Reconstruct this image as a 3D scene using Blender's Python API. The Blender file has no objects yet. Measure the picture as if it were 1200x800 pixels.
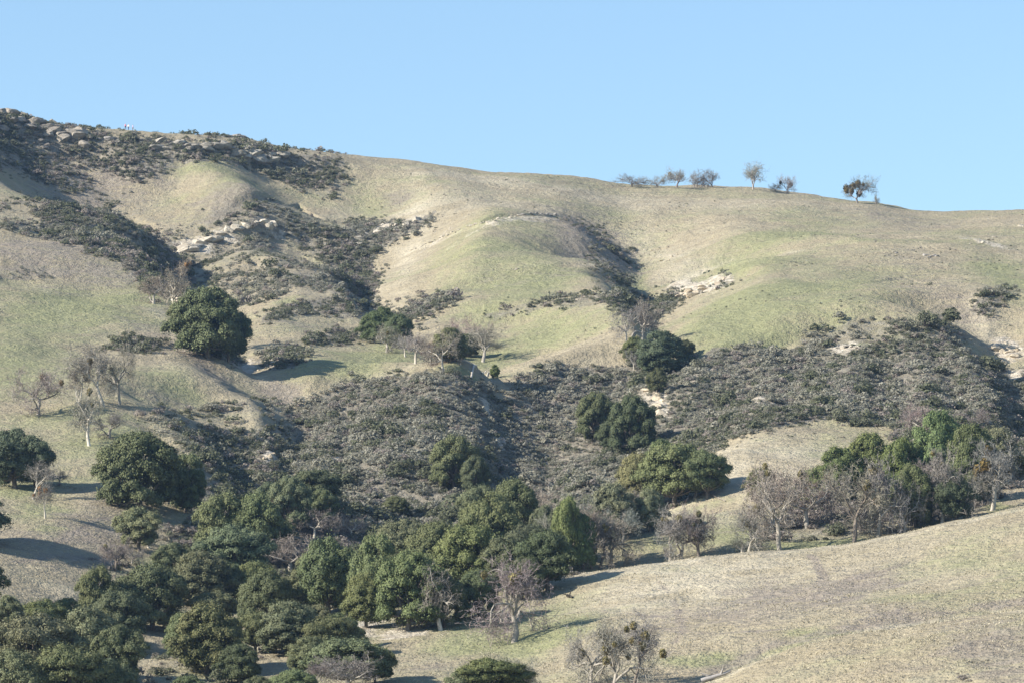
GRID_STEP = 1.0
HAZE = 0.00004; SUN_E = 5.0; SKY_S = 0.09; EXPO = 1.18; SKY_AIR = 1.32; SKY_DUST = 0.0; SKY_OZ = 3.7
import bpy, math, random
import numpy as np
from mathutils import Vector, Matrix

rng = np.random.default_rng(7)
C = bpy.context.scene.collection

# ------------------------------------------------------------------ camera geometry
K = 0.00021                      # tangent per photo pixel (1200 wide)
PITCH = math.atan(750 * K)       # the lens looks up at the hillside
CAM = np.array([0.0, 0.0, 1.7])
CP, SP = math.cos(PITCH), math.sin(PITCH)

def ray(u, v):
    """direction (x/y, z/y) of the line of sight through photo pixel (u, v)"""
    a = (np.asarray(u, float) - 600) * K
    b = (400 - np.asarray(v, float)) * K
    fy = CP - b * SP
    fz = SP + b * CP
    return a / fy, fz / fy

def project(x, y, z):
    dz = z - CAM[2]
    d = y * CP + dz * SP
    return 600 + x / d / K, 400 - (dz * CP - y * SP) / d / K

def pt(u, v, Y):
    a, t = ray(u, v)
    return float(a * Y), float(Y), float(t * Y + CAM[2])

SUN_EL = math.radians(28)
_s = np.array([-1.0, -0.34]); _s /= np.linalg.norm(_s)
SUN_DIR = np.array([_s[0] * math.cos(SUN_EL), _s[1] * math.cos(SUN_EL), math.sin(SUN_EL)])

# ------------------------------------------------------------------ noise on arrays
def _hash(ix, iy, seed):
    h = (ix.astype(np.int64) * 374761393 + iy.astype(np.int64) * 668265263 + seed * 1442695041) & 0xFFFFFFFF
    h = ((h ^ (h >> 13)) * 1274126177) & 0xFFFFFFFF
    h = (h ^ (h >> 16)) & 0xFFFFFF
    return h / float(0xFFFFFF) * 2 - 1

def vnoise(x, y, seed=0):
    ix = np.floor(x); iy = np.floor(y)
    fx = x - ix; fy = y - iy
    fx = fx * fx * fx * (fx * (fx * 6 - 15) + 10); fy = fy * fy * fy * (fy * (fy * 6 - 15) + 10)
    a = _hash(ix, iy, seed); b = _hash(ix + 1, iy, seed)
    c = _hash(ix, iy + 1, seed); d = _hash(ix + 1, iy + 1, seed)
    return (a * (1 - fx) + b * fx) * (1 - fy) + (c * (1 - fx) + d * fx) * fy

def fbm(x, y, scale, octs=3, seed=0):
    out = 0; amp = 1.0; tot = 0
    x = np.asarray(x, float); y = np.asarray(y, float)
    for k in range(octs):
        ca, sa = math.cos(0.6 + k * 1.1), math.sin(0.6 + k * 1.1)
        out = out + amp * vnoise((x * ca - y * sa) / scale * 2 ** k + 13.7 * k, (x * sa + y * ca) / scale * 2 ** k - 7.1 * k, seed + k)
        tot += amp; amp *= 0.5
    return out / tot

def sstep(a, b, x):
    t = np.clip((x - a) / (b - a), 0, 1)
    return t * t * (3 - 2 * t)

# ------------------------------------------------------------------ terrain
def tps_fit(P, lam=0.05):
    P = np.array(P, float); n = len(P)
    X = P[:, :2]
    d = np.linalg.norm(X[:, None] - X[None], axis=2) / 100
    Kk = np.where(d > 0, d * d * np.log(np.maximum(d, 1e-9)), 0) + np.eye(n) * lam * 0.01
    A = np.zeros((n + 3, n + 3)); A[:n, :n] = Kk
    A[:n, n] = 1; A[:n, n + 1:] = X / 100; A[n, :n] = 1; A[n + 1:, :n] = (X / 100).T
    w = np.linalg.solve(A, np.concatenate([P[:, 2], np.zeros(3)]))
    return X, w

def tps_eval(fit, x, y):
    X, w = fit; n = len(X)
    out = w[n] + w[n + 1] * x / 100 + w[n + 2] * y / 100
    for i in range(n):
        r2 = ((x - X[i, 0]) ** 2 + (y - X[i, 1]) ** 2) / 1e4
        out = out + w[i] * 0.5 * r2 * np.log(np.maximum(r2, 1e-12))
    return out

MAIN = {
 0:    [(800,470),(700,530),(640,580),(600,605),(560,640),(480,700),(400,765),(300,870),(230,960),(190,1030),(150,1080),(131,1130)],
 150:  [(800,470),(700,540),(640,580),(600,610),(520,665),(440,730),(400,780),(320,870),(260,950),(200,1050),(152,1150)],
 300:  [(800,475),(700,540),(640,585),(600,612),(540,650),(475,700),(440,745),(400,800),(320,910),(260,985),(200,1070),(160,1150)],
 450:  [(800,465),(720,525),(650,590),(600,630),(520,680),(442,735),(425,790),(400,840),(330,930),(260,1020),(220,1085),(187,1180)],
 600:  [(800,455),(740,497),(700,530),(650,590),(600,630),(520,682),(430,738),(410,785),(380,830),(300,940),(250,1030),(203,1200)],
 750:  [(720,545),(680,575),(620,605),(560,645),(480,700),(425,745),(400,785),(340,870),(280,980),(217,1220)],
 900:  [(720,545),(655,575),(610,605),(560,640),(510,678),(450,722),(405,762),(380,800),(300,945),(222,1240)],
 1050: [(700,550),(635,580),(600,610),(560,640),(500,688),(440,725),(385,765),(360,800),(300,930),(245,1220)],
 1200: [(680,555),(610,580),(580,610),(540,640),(480,690),(420,735),(390,785),(320,900),(247,1200)],
}
mp = []
for u, rows in MAIN.items():
    for v, Y in rows: mp.append(pt(u, v, Y))
    last = pt(u, rows[-1][0], rows[-1][1])
    for dY, dz in ((45, -1.0), (110, -9), (260, -34)):
        mp.append((last[0] * (last[1] + dY) / last[1], last[1] + dY, last[2] + dz))
for u, src in ((-200, 0), (1400, 1200)):
    for v, Y in MAIN[src][::2]:
        p = pt(u, v + (-12 if u < 0 else 6), Y); mp.append(p)
for u in (-200, 100, 350, 600, 850, 1100, 1400):
    for Y, t in ((400, .062), (320, .045), (200, .02), (110, .008)):
        mp.append((float(ray(u, 800)[0]) * Y, Y, t * Y))
# more shape between the columns (photo pixel, distance)
EXTRA = [
 (560,204,1190),(650,205,1205),(500,191,1180),(400,181,1150),(960,232,1235),(1000,238,1230),(1085,249,1215),(840,220,1240),(700,212,1215),(60,141,1140),(230,157,1150),
 (520,300,945),(640,262,1030),(700,300,960),
 (480,445,733),(540,440,736),(500,430,795),(560,425,800),
 (640,425,742),(700,420,742),
]
for u, v, Y in EXTRA: mp.append(pt(u, v, Y))
FIT_M = tps_fit(mp)

# the near hill on the right
NEAR = {
 640:  [(800,448),(740,490),(700,525),(676,548)],
 700:  [(800,440),(740,482),(700,515),(667,545)],
 850:  [(820,430),(780,445),(700,500),(651,545)],
 1000: [(800,430),(735,452),(690,492),(634,542)],
 1100: [(780,435),(725,455),(670,495),(616,540)],
 1200: [(760,440),(705,460),(650,495),(594,540)],
 1400: [(720,440),(660,460),(600,495),(545,540)],
}
fp = []
for u, rows in NEAR.items():
    for v, Y in rows: fp.append(pt(u, v, Y))
    l = pt(u, *rows[-1])
    for dY, dz in ((14, -0.6), (35, -7), (70, -18)): fp.append((l[0] * (1 + dY / l[1]), l[1] + dY, l[2] + dz))
for u, off in ((570, -2.5), (500, -9), (400, -16)):
    for v, Y in ((800, 448), (740, 492), (690, 535)):
        p = pt(u, v, Y); fp.append((p[0], p[1], p[2] + off))
FIT_F = tps_fit(fp)
# the nearest spur, bottom right
SPUR = {830: (803, 408), 900: (770, 410), 960: (750, 410), 1050: (733, 408), 1200: (713, 405), 1400: (690, 400)}
sp_ = []
for u, (v, Y) in SPUR.items():
    l = pt(u, v, Y); sp_.append(l)
    for dY, dz in ((-18, -4.2), (-45, -12.5), (16, -0.8), (34, -6), (60, -16)): sp_.append((l[0] * (1 + dY / l[1]), l[1] + dY, l[2] + dz))
for u, off in ((760, -6), (650, -16)):
    l = pt(u, 815, 408)
    for dY, dz in ((-30, -6), (0, 0), (30, -4)): sp_.append((l[0], l[1] + dY, l[2] + off + dz))
FIT_S = tps_fit(sp_)

# grid of the visible ground: azimuth columns and distance rows
A_E = 0.19
def _rows():
    r = list(np.linspace(110, 370, 45))
    y = 370.0
    while y < 1330: y += 0.8 * (y / 500) ** 0.9 * GRID_STEP; r.append(y)
    while y < 2600: y += (y - 1300) * 0.12 + 4; r.append(y)
    return np.array(r)
ROWS = _rows()
COLS = np.unique(np.concatenate([np.linspace(-A_E, -0.131, 70), np.linspace(-0.131, 0.131, int(1250 / (1.6 * GRID_STEP))), np.linspace(0.131, A_E, 70)]))
GA, GY = np.meshgrid(COLS, ROWS)
GX = GA * GY

def coarse_eval(fit, ay=3):
    ca = np.linspace(-A_E, A_E, 170); cy = np.concatenate([np.linspace(100, 360, 30)[:-1], np.linspace(360, 1400, 240), np.linspace(1420, 2700, 30)])
    A, Y = np.meshgrid(ca, cy)
    Z = tps_eval(fit, A * Y, Y)
    ia = np.clip(np.searchsorted(ca, COLS) - 1, 0, len(ca) - 2); fa = (COLS - ca[ia]) / (ca[ia + 1] - ca[ia])
    iy = np.clip(np.searchsorted(cy, ROWS) - 1, 0, len(cy) - 2); fy = (ROWS - cy[iy]) / (cy[iy + 1] - cy[iy])
    Zr = Z[iy] * (1 - fy)[:, None] + Z[iy + 1] * fy[:, None]
    return Zr[:, ia] * (1 - fa) + Zr[:, ia + 1] * fa

def smax(a, b, k):
    h = np.clip(0.5 + 0.5 * (a - b) / k, 0, 1)
    return b * (1 - h) + a * h + k * h * (1 - h)
def smin(a, b, k): return -smax(-a, -b, k)

GZ = coarse_eval(FIT_M)

def trace(u, v, Z=None, extra=0.0, lo=380.0, hi=1400.0):
    """where the line of sight through photo pixel (u, v) first meets the ground: x, y, z"""
    Z = GZ if Z is None else Z
    a, t = ray(u, v); a = float(a); t = float(t)
    ja = np.clip(np.searchsorted(COLS, a) - 1, 0, len(COLS) - 2); fa = (a - COLS[ja]) / (COLS[ja + 1] - COLS[ja])
    prof = Z[:, ja] * (1 - fa) + Z[:, ja + 1] * fa
    diff = prof - (t * ROWS + CAM[2]) - extra
    m = (ROWS > lo) & (ROWS < hi)
    idx = np.nonzero(m & (diff >= 0))[0]
    if len(idx) == 0:
        i = np.nonzero(m)[0][np.argmax(diff[m])]
        return a * ROWS[i], ROWS[i], float(prof[i])
    i = idx[0]
    if i > 0 and diff[i - 1] < 0:
        f = -diff[i - 1] / (diff[i] - diff[i - 1])
        y = ROWS[i - 1] + f * (ROWS[i] - ROWS[i - 1]); z = prof[i - 1] + f * (prof[i] - prof[i - 1])
    else: y = ROWS[i]; z = prof[i]
    return a * y, float(y), float(z)

def ground_z(x, y):
    x = np.asarray(x, float); y = np.asarray(y, float)
    a = x / y
    ja = np.clip(np.searchsorted(COLS, a) - 1, 0, len(COLS) - 2); fa = np.clip((a - COLS[ja]) / (COLS[ja + 1] - COLS[ja]), 0, 1)
    iy = np.clip(np.searchsorted(ROWS, y) - 1, 0, len(ROWS) - 2); fy = np.clip((y - ROWS[iy]) / (ROWS[iy + 1] - ROWS[iy]), 0, 1)
    return (GZ[iy, ja] * (1 - fa) + GZ[iy, ja + 1] * fa) * (1 - fy) + (GZ[iy + 1, ja] * (1 - fa) + GZ[iy + 1, ja + 1] * fa) * fy

# gullies: (u, v, depth) from the head down, slope of the shady left bank, slope of the sunny right bank, softness
GULLIES = [
 ([(-60,128,1.5),(20,158,3),(85,196,5),(150,232,4),(185,243,3)], .8, .38, 5),
 ([(182,205,1),(196,232,2.5),(206,264,7),(216,300,14),(228,335,13),(255,385,7),(289,434,5),(335,455,1.5)], .92, .42, 3),
 ([(515,250,1),(470,255,1),(448,262,4.5),(433,282,12.5),(430,320,15),(426,354,7),(470,402,4),(545,432,3),(582,447,0,782),(590,472,0,768),(597,500,0,750),(600,540,0,728),(596,572,0,702),(602,620,0,652)], 1.1, .42, 2.2),
 ([(700,252,.5),(728,272,4),(745,298,9),(750,330,11),(758,360,9),(766,398,5),(772,437,0,788),(771,470,0,760),(752,505,0,742),(725,550,0,702),(695,590,0,660),(660,640,0,612)], .90, .40, 2.5),
 ([(1138,362,.3),(1147,382,2),(1162,404,8),(1180,440,0,797),(1192,475,0,766),(1200,520,0,706),(1190,560,0,668)], .95, .42, 2.5),
 ([(318,466,1),(345,480,0,756),(357,500,0,744),(345,530,0,718),(335,565,0,686),(320,600,0,643)], .95, .45, 2),
 ([(255,490,1),(285,512,0,716),(287,545,0,692),(290,580,0,655)], .7, .4, 2),
 ([(1000,455,1),(1035,485,4),(1060,505,3)], .5, .4, 3),
 ([(70,238,.5),(110,255,2.5),(150,276,5),(180,303,7),(202,335,8)], .85, .35, 2.5),
 ([(940,300,.5),(800,330,3),(765,350,4)], .4, .4, 5),
 ([(430,455,.5),(462,490,2.5),(475,540,4),(470,600,4)], .75, .4, 2),
 ([(520,450,.5),(535,500,2),(530,560,3)], .6, .4, 2),
 ([(395,470,.5),(405,510,2),(400,570,3)], .6, .4, 2),
 ([(655,428,.5),(650,470,2.5),(640,530,4),(650,590,4)], .7, .4, 2),
 ([(700,425,.5),(705,450,2.5),(700,475,3)], .7, .4, 2),
 ([(850,412,.5),(845,450,2),(835,500,3)], .65, .4, 2),
 ([(935,400,.5),(930,440,3),(920,490,3)], .7, .4, 2),
 ([(1015,395,.5),(1030,430,3),(1045,480,4)], .75, .4, 2),
 ([(1080,395,.5),(1100,425,2.5),(1120,465,4),(1130,500,4)], .75, .4, 2),
 ([(165,478,.5),(180,500,2),(195,540,3)], .6, .4, 2),
 ([(40,180,1),(60,210,2.5),(90,240,4),(140,265,5)], .55, .35, 4),
 ([(290,196,.5),(330,225,2.5),(375,250,5),(410,268,8)], .6, .35, 3),
 ([(330,300,1),(370,318,3),(415,338,6)], .6, .4, 3),
 ([(520,400,.5),(560,418,2),(580,440,3)], .4, .35, 3),
 ([(0,330,.5),(60,345,1.5),(130,360,1.5)], .35, .3, 4),
 ([(700,645,4),(620,650,7),(500,625,6),(400,645,6),(310,700,7),(230,735,6),(150,800,6)], .35, .35, 6),
]
DBG = False
def carve(Z, poly, sl, sr, k):
    pts = []
    for q in poly:
        # the floor lies below the slope on the same line of sight
        if len(q) == 4: x, y, z = pt(q[0], q[1], q[3])
        else: x, y, z = trace(q[0], q[1], Z - q[2])
        pts.append((x, y, z))
    P = []
    for i in range(len(pts) - 1):
        n = 4
        for j in range(n):
            f = j / n
            p0 = pts[max(i - 1, 0)]; p1 = pts[i]; p2 = pts[i + 1]; p3 = pts[min(i + 2, len(pts) - 1)]
            P.append([0.5 * ((2 * p1[q]) + (-p0[q] + p2[q]) * f + (2 * p0[q] - 5 * p1[q] + 4 * p2[q] - p3[q]) * f * f + (-p0[q] + 3 * p1[q] - 3 * p2[q] + p3[q]) * f ** 3) for q in range(3)])
    P.append(list(pts[-1])); P = np.array(P)
    M = 110
    y0, y1 = P[:, 1].min() - 80, P[:, 1].max() + 200
    r = np.nonzero((ROWS > y0) & (ROWS < y1))[0]; r0, r1 = r[0], r[-1] + 1
    am, aM = ((P[:, 0] - M) / P[:, 1]).min() - .03, ((P[:, 0] + M) / P[:, 1]).max() + .03
    c = np.nonzero((COLS > am) & (COLS < aM))[0]; c0, c1 = c[0], c[-1] + 1
    X = GX[r0:r1, c0:c1]; Yg = GY[r0:r1, c0:c1]; Zs = Z[r0:r1, c0:c1]
    wob = fbm(X, Yg, 22, 3, 5) * 3.0
    best = np.full(X.shape, 1e9)
    for i in range(len(P) - 1):
        p, q = P[i], P[i + 1]
        dx, dy = q[0] - p[0], q[1] - p[1]; L2 = dx * dx + dy * dy + 1e-6
        rx = X - p[0]; ry = Yg - p[1]
        t = np.clip((rx * dx + ry * dy) / L2, 0, 1)
        ex = rx - t * dx; ey = ry - t * dy
        d = np.sqrt(ex * ex + ey * ey)
        side = (dx * ry - dy * rx) / math.sqrt(L2) / np.maximum(d, 1e-3)     # +1 right bank, -1 left
        side = np.clip(side, -1, 1) * 0.5 + 0.5
        s = sl * (1 - side) + sr * side
        dd = np.maximum(d + wob * np.clip(d / 12, 0, 1), 0)
        h = p[2] + t * (q[2] - p[2]) + s * (np.sqrt(dd * dd + 2.0) - 1.4) + .010 * np.maximum(d - 14, 0) ** 2
        best = np.minimum(best, h)
    # let the cut die out before the edge of the worked window
    fade = sstep(P[:, 1].max() + 120, P[:, 1].max() + 195, Yg)
    fade = np.maximum(fade, 0 * sstep(.75, .98, np.abs(X / Yg - (am + aM) / 2) / ((aM - am) / 2)))
    Z[r0:r1, c0:c1] = smin(Zs, best + 60 * fade, k)


def blur_cols(f, w):
    u = np.linspace(-A_E, A_E, 1901); g = np.interp(u, COLS, f); n = int(w / 0.0002)
    k = np.exp(-0.5 * (np.arange(-3 * n, 3 * n + 1) / n) ** 2); k /= k.sum()
    g = np.convolve(np.pad(g, 3 * n, 'edge'), k, 'valid')
    return np.interp(COLS, u, g)

def fit_crest(Z, crest, ylo, yhi, y0, y1, times=3):
    """raise or lower the rows y0..y1 until the crest between ylo and yhi stands where the photo shows it"""
    cu = np.array([c[0] for c in crest], float); cv = np.array([c[1] for c in crest], float)
    m = (ROWS > ylo) & (ROWS < yhi)
    for _ in range(times):
        T = (Z[m] - CAM[2]) / ROWS[m][:, None]
        tm = T.max(0)
        ca, ct = ray(cu, cv)
        tt = blur_cols(np.interp(COLS, ca, ct), 0.0022)
        d = blur_cols(tt - tm, 0.0022)
        w = sstep(y0, y1, ROWS)
        Z = Z + (d[None, :] * ROWS[:, None]) * w[:, None]
    return Z

SKY_LINE = [(-300,118),(-100,124),(0,129),(12,134),(40,143),(62,147),(100,150),(150,152),(200,156),(250,159),(285,160),(300,165),(330,173),(370,177),(400,181),(440,186),(500,191),(540,197),(570,203),(600,203),(640,204),(670,206),(700,211),(730,217),(780,218),(840,219),(900,222),(940,228),(980,235),(1020,239),(1050,244),(1080,249),(1120,249),(1160,248),(1200,247),(1300,243),(1500,236)]
for g in GULLIES: carve(GZ, *g)
# broad roughness of the old hill
GZ += fbm(GX, GY, 60, 3, 11) * 1.3 * sstep(420, 640, GY)
def soften(Z, n, times):
    for _ in range(times):
        for ax in (0, 1):
            pad = [(0, 0), (0, 0)]; pad[ax] = (n + 1, n)
            c = np.cumsum(np.pad(Z, pad, 'edge'), axis=ax); L = Z.shape[ax]
            Z = (np.take(c, np.arange(2 * n + 1, 2 * n + 1 + L), ax) - np.take(c, np.arange(0, L), ax)) / (2 * n + 1)
    return Z
_w = sstep(985, 1040, GY)
GZ = GZ * (1 - _w) + soften(GZ, max(2, int(round(6 / GRID_STEP))), 3) * _w
GZ = fit_crest(GZ, SKY_LINE, 700, 1500, 960, 1130)


# ledges where a harder bed of rock crops out: line in the photo, drop in metres
LEDGES = [
 ([(-60,262),(0,263),(60,264),(120,266),(165,285),(195,305)], 2.16),
 ([(-60,238),(0,236),(60,233),(120,238),(160,255),(200,285)], 1.49),
 ([(-60,326),(0,323),(60,322),(130,330),(170,350)], 1.22),
 ([(215,295),(250,280),(300,265),(340,268),(395,292)], 4.32),
 ([(235,256),(270,240),(310,232),(350,238),(395,268)], 2.16),
 ([(245,330),(300,306),(345,300),(400,325)], 2.43),
 ([(482,294),(520,277),(562,262),(615,252),(652,253),(690,268),(722,288)], 0.80),
 ([(500,345),(560,325),(640,312),(695,312),(733,328)], 1.35),
 ([(540,380),(640,357),(700,347),(742,352)], 2.43),
 ([(762,374),(790,352),(830,335),(862,322),(910,316)], 3.24),
 ([(860,296),(960,282),(1040,290)], .4),
 ([(170,178),(215,176),(255,173),(290,182),(340,188),(405,196)], 4.73),
 ([(-60,135),(0,143),(60,160),(120,170),(170,178)], 4.73),
 ([(800,425),(870,405),(960,390),(1020,385),(1100,395)], 1.62),
 ([(80,414),(150,400),(210,404),(275,430)], 1.35),
 ([(300,374),(350,354),(425,358)], 1.62),
 ([(1015,332),(1060,322),(1125,358)], 0.68),
 ([(1060,372),(1110,378),(1145,392)], 1.62),
]
def ledge(Z, line, h):
    P = [trace(u, v, Z)[:2] for u, v in line]; ym = np.median([p[1] for p in P])
    P = np.array([p for p in P if abs(p[1] - ym) < 45])
    if len(P) < 2: return
    M = 45
    r = np.nonzero((ROWS > P[:, 1].min() - M) & (ROWS < P[:, 1].max() + M))[0]; r0, r1 = r[0], r[-1] + 1
    ym = P[:, 1].mean(); c = np.nonzero((COLS > (P[:, 0].min() - 25) / ym) & (COLS < (P[:, 0].max() + 25) / ym))[0]; c0, c1 = c[0], c[-1] + 1
    X = GX[r0:r1, c0:c1]; Y = GY[r0:r1, c0:c1]
    o = np.argsort(P[:, 0]); yl = np.interp(X, P[o, 0], P[o, 1])
    d = (Y - yl) + fbm(X, Y, 9, 3, int(line[0][0]) % 97) * 2.2
    e = sstep(P[:, 0].min(), P[:, 0].min() + 12, X) * (1 - sstep(P[:, 0].max() - 12, P[:, 0].max(), X))
    hh = h * e * (0.65 + 0.7 * fbm(X, Y, 13, 2, 9))
    Z[r0:r1, c0:c1] += np.where(d < 0, -hh * np.exp(np.minimum(d, 0) / 13.0), -hh * (1 - sstep(0, 3.2, d)))
for l_, h_ in LEDGES: ledge(GZ, l_, h_)

F = coarse_eval(FIT_F)
F = fit_crest(F, [(560,690),(640,677),(700,668),(760,660),(850,651),(920,645),(1000,635),(1060,625),(1100,616),(1150,605),(1200,594),(1400,548)], 500, 575, 470, 530)
U_F = GA / K + 600
F = F - 60 * (1 - sstep(330, 560, U_F)) - 60 * sstep(590, 680, GY) - 40 * (1 - sstep(300, 400, GY))
S = coarse_eval(FIT_S)
S = fit_crest(S, [(700,825),(800,806),(830,797),(870,779),(900,768),(960,749),(1050,733),(1130,722),(1200,713),(1400,690)], 380, 430, 340, 385)
S = S - 60 * (1 - sstep(560, 760, U_F)) - 60 * sstep(450, 520, GY) - 40 * (1 - sstep(280, 360, GY))
GZ = smax(GZ, F, 1.2)
GZ = smax(GZ, S, 0.8)
GZ += fbm(GX, GY, 14, 3, 21) * 0.35
# the sides and the far end go down into the plain
GZ = GZ - 60 * sstep(0.172, A_E, np.abs(GA)) * sstep(150, 500, GY)
GZ = np.maximum(GZ, -12 + 0 * GZ)
GZ0 = GZ.copy()

# ------------------------------------------------------------------ regions of the hillside, as outlines laid on the ground
PU, PV = project(GX, GY, GZ)

def in_poly(u, v, poly):
    inside = np.zeros(np.shape(u), bool); n = len(poly)
    for i in range(n):
        x0, y0 = poly[i]; x1, y1 = poly[(i + 1) % n]
        if y0 == y1: continue
        c = ((y0 > v) != (y1 > v)) & (u < (x1 - x0) * (v - y0) / (y1 - y0) + x0)
        inside ^= c
    return inside

# outline, nearest and farthest distance, density, tone of the bushes (0 pale sage .. 1 dark green, 2 brown thicket), bush size
SCRUB = [
 # crags and bushes under the skyline, upper left, toned dark to carry the shade
 ([(-80,120),(10,134),(70,149),(150,163),(200,163),(270,166),(330,180),(390,184),(402,192),(395,212),(375,222),(330,212),(300,200),(260,190),(200,188),(178,205),(165,214),(140,205),(110,196),(85,190),(50,172),(0,160),(-80,148)], 950, 1250, .85, 1.15, 1.15),
 ([(300,185),(405,190),(408,222),(380,235),(340,222)], 950, 1250, .5, 1.1, 1.1),
 ([(-80,148),(0,156),(50,172),(90,195),(115,232),(80,228),(20,202),(-80,180)], 850, 1250, .82, 1.15, 1.15),
 ([(668,258),(705,268),(745,305),(752,325),(735,335),(700,305)], 850, 1150, .42, 1.1, .9),
 # shady flank of the left gully, its shade also put into the bush tone
 ([(300,262),(345,262),(395,270),(432,300),(432,350),(405,340),(385,315),(350,285)], 850, 1080, .85, 1.15, 1.2),
 ([(60,240),(110,238),(150,262),(200,285),(216,300),(222,345),(190,350),(160,330),(130,300),(80,285),(40,270),(0,268),(0,262),(40,262)], 800, 1080, .85, 1.15, 1.2),
 ([(100,225),(160,228),(200,240),(205,262),(215,300),(190,290),(150,265),(110,245)], 800, 1100, .35, .5, .9),
 ([(0,235),(60,232),(110,240),(110,248),(60,240),(0,242)], 850, 1080, .5, .6, .9),
 ([(0,322),(60,322),(130,326),(130,332),(60,328),(0,328)], 800, 1000, .35, .5, .8),
 # the rocky spur between the two upper gullies
 ([(210,300),(240,292),(262,282),(300,272),(330,268),(330,285),(300,300),(262,315),(235,322),(215,325)], 850, 1080, .45, .35, 1.0),
 ([(240,250),(290,236),(330,232),(362,248),(385,262),(425,280),(432,300),(430,348),(402,340),(385,320),(370,300),(340,285),(330,268),(280,266),(240,275),(215,285),(215,268)], 850, 1080, .42, .5, 1.0),
 ([(250,322),(300,305),(345,300),(390,318),(415,345),(400,352),(380,345),(350,335),(320,352),(300,358),(262,350),(235,335)], 820, 1050, .5, .45, 1.05),
 ([(405,262),(440,258),(480,262),(505,250),(498,264),(470,278),(445,300),(435,345),(440,352),(428,352),(428,300),(415,280)], 850, 1100, .85, .5, 1.1),
 ([(310,370),(345,356),(385,350),(420,356),(425,372),(400,372),(370,365),(330,374),(305,382)], 780, 950, .7, .5, 1.1),
 ([(362,392),(395,388),(420,392),(415,402),(385,402),(365,404)], 760, 900, .8, 1.4, 1.0),
 ([(295,425),(310,410),(345,402),(355,412),(345,428),(318,433)], 740, 900, .8, .7, 1.0),
 ([(125,402),(150,396),(188,398),(190,408),(160,412),(130,408)], 720, 860, .85, .8, 1.0),
 ([(70,420),(120,405),(125,412),(80,428)], 720, 860, .3, .5, .8),
 ([(230,402),(260,405),(285,428),(282,434),(255,418),(232,408)], 740, 900, .6, .9, .9),
 ([(455,372),(490,352),(525,343),(533,350),(515,362),(480,376)], 780, 960, .95, .35, 1.1),
 ([(480,380),(510,370),(515,378),(490,386)], 780, 960, .5, .4, .9),
 ([(420,340),(436,335),(440,356),(470,345),(450,362),(428,366)], 780, 980, .5, 1.3, 1.0),
 # ledges and shady flank of the central hill
 ([(690,310),(715,312),(740,332),(736,338),(705,326),(690,318)], 850, 1080, .5, .9, .8),
 ([(560,372),(630,354),(690,345),(735,345),(752,352),(752,362),(735,364),(700,354),(640,360),(580,374)], 780, 1000, .55, 1.0, .9),
 ([(690,345),(735,344),(756,352),(755,372),(725,365)], 780, 1000, .8, 1.0, 1.0),
 ([(762,350),(790,338),(830,338),(852,325),(860,322),(850,335),(800,345),(775,372),(765,385)], 780, 1000, .7, .7, .9),
 ([(1135,368),(1150,345),(1185,338),(1180,345),(1165,360),(1145,372)], 800, 1000, .9, .7, 1.0),
 ([(1040,320),(1075,328),(1125,360),(1135,385),(1100,380),(1060,350)], 800, 1000, .12, .8, .7),
 # the scrub bluffs
 ([(230,485),(260,472),(300,468),(335,473),(350,488),(352,520),(300,545),(240,540),(215,520),(165,490),(190,478)], 640, 790, .42, .7, 1.15),
 ([(212,520),(250,500),(335,500),(350,560),(330,600),(250,590),(235,560)], 610, 780, .75, 1.0, 1.15),
 ([(352,482),(372,466),(400,455),(450,440),(500,436),(545,438),(575,452),(597,490),(600,560),(602,622),(540,628),(450,622),(390,612),(340,590),(345,530)], 600, 790, .93, .25, 1.1),
 ([(598,500),(590,465),(600,452),(622,436),(655,424),(700,418),(745,432),(768,448),(772,480),(750,520),(725,560),(700,600),(660,640),(605,630)], 600, 800, .88, .3, 1.1),
 ([(768,445),(800,430),(840,410),(900,408),(950,410),(960,402),(1000,405),(1080,400),(1125,388),(1150,400),(1180,430),(1192,475),(1195,520),(1170,540),(1100,540),(1070,520),(1040,500),(980,492),(900,500),(850,518),(835,530),(770,545),(748,525),(770,480)], 640, 800, .88, .4, 1.05),
 ([(930,395),(1000,374),(1100,378),(1150,395),(1120,402),(1000,412),(950,410)], 700, 830, .6, .5, 1.0),
 ([(1162,400),(1200,395),(1260,390),(1260,560),(1195,540),(1192,470),(1175,430)], 640, 800, .6, .6, 1.1),
 ([(720,425),(760,440),(768,448),(745,446),(700,424)], 700, 800, .7, 1.0, 1.0),
 # brown thickets round the lower trees
 ([(200,620),(300,590),(370,600),(420,600),(500,590),(560,600),(640,610),(680,660),(640,700),(520,740),(440,720),(380,700),(310,690),(220,680)], 540, 680, .8, 1.4, 1.3),
 ([(640,640),(700,585),(745,560),(800,590),(760,602),(720,625),(690,660),(650,668)], 555, 690, .8, 1.2, 1.3),
 ([(880,640),(930,590),(1000,575),(1120,560),(1190,545),(1200,570),(1130,600),(1060,618),(990,628),(940,632)], 560, 680, .6, 1.7, 1.3),
 ([(1050,500),(1100,490),(1180,500),(1200,520),(1200,560),(1100,560),(1040,540)], 600, 720, .6, 1.5, 1.2),
 ([(-60,760),(60,700),(220,690),(330,690),(440,700),(430,760),(300,800),(-60,830)], 440, 580, .3, 1.2, 1.2),
 ([(60,640),(130,655),(170,665),(140,680),(110,672)], 500, 620, .3, 1.7, .9),
 ([(1040,795),(1075,788),(1130,790),(1140,805),(1040,810)], 340, 400, .35, 1.9, .5),
]

def region_mask(u, v, y, poly, y0, y1):
    return in_poly(u, v, poly) & (y > y0) & (y < y1)

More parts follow.
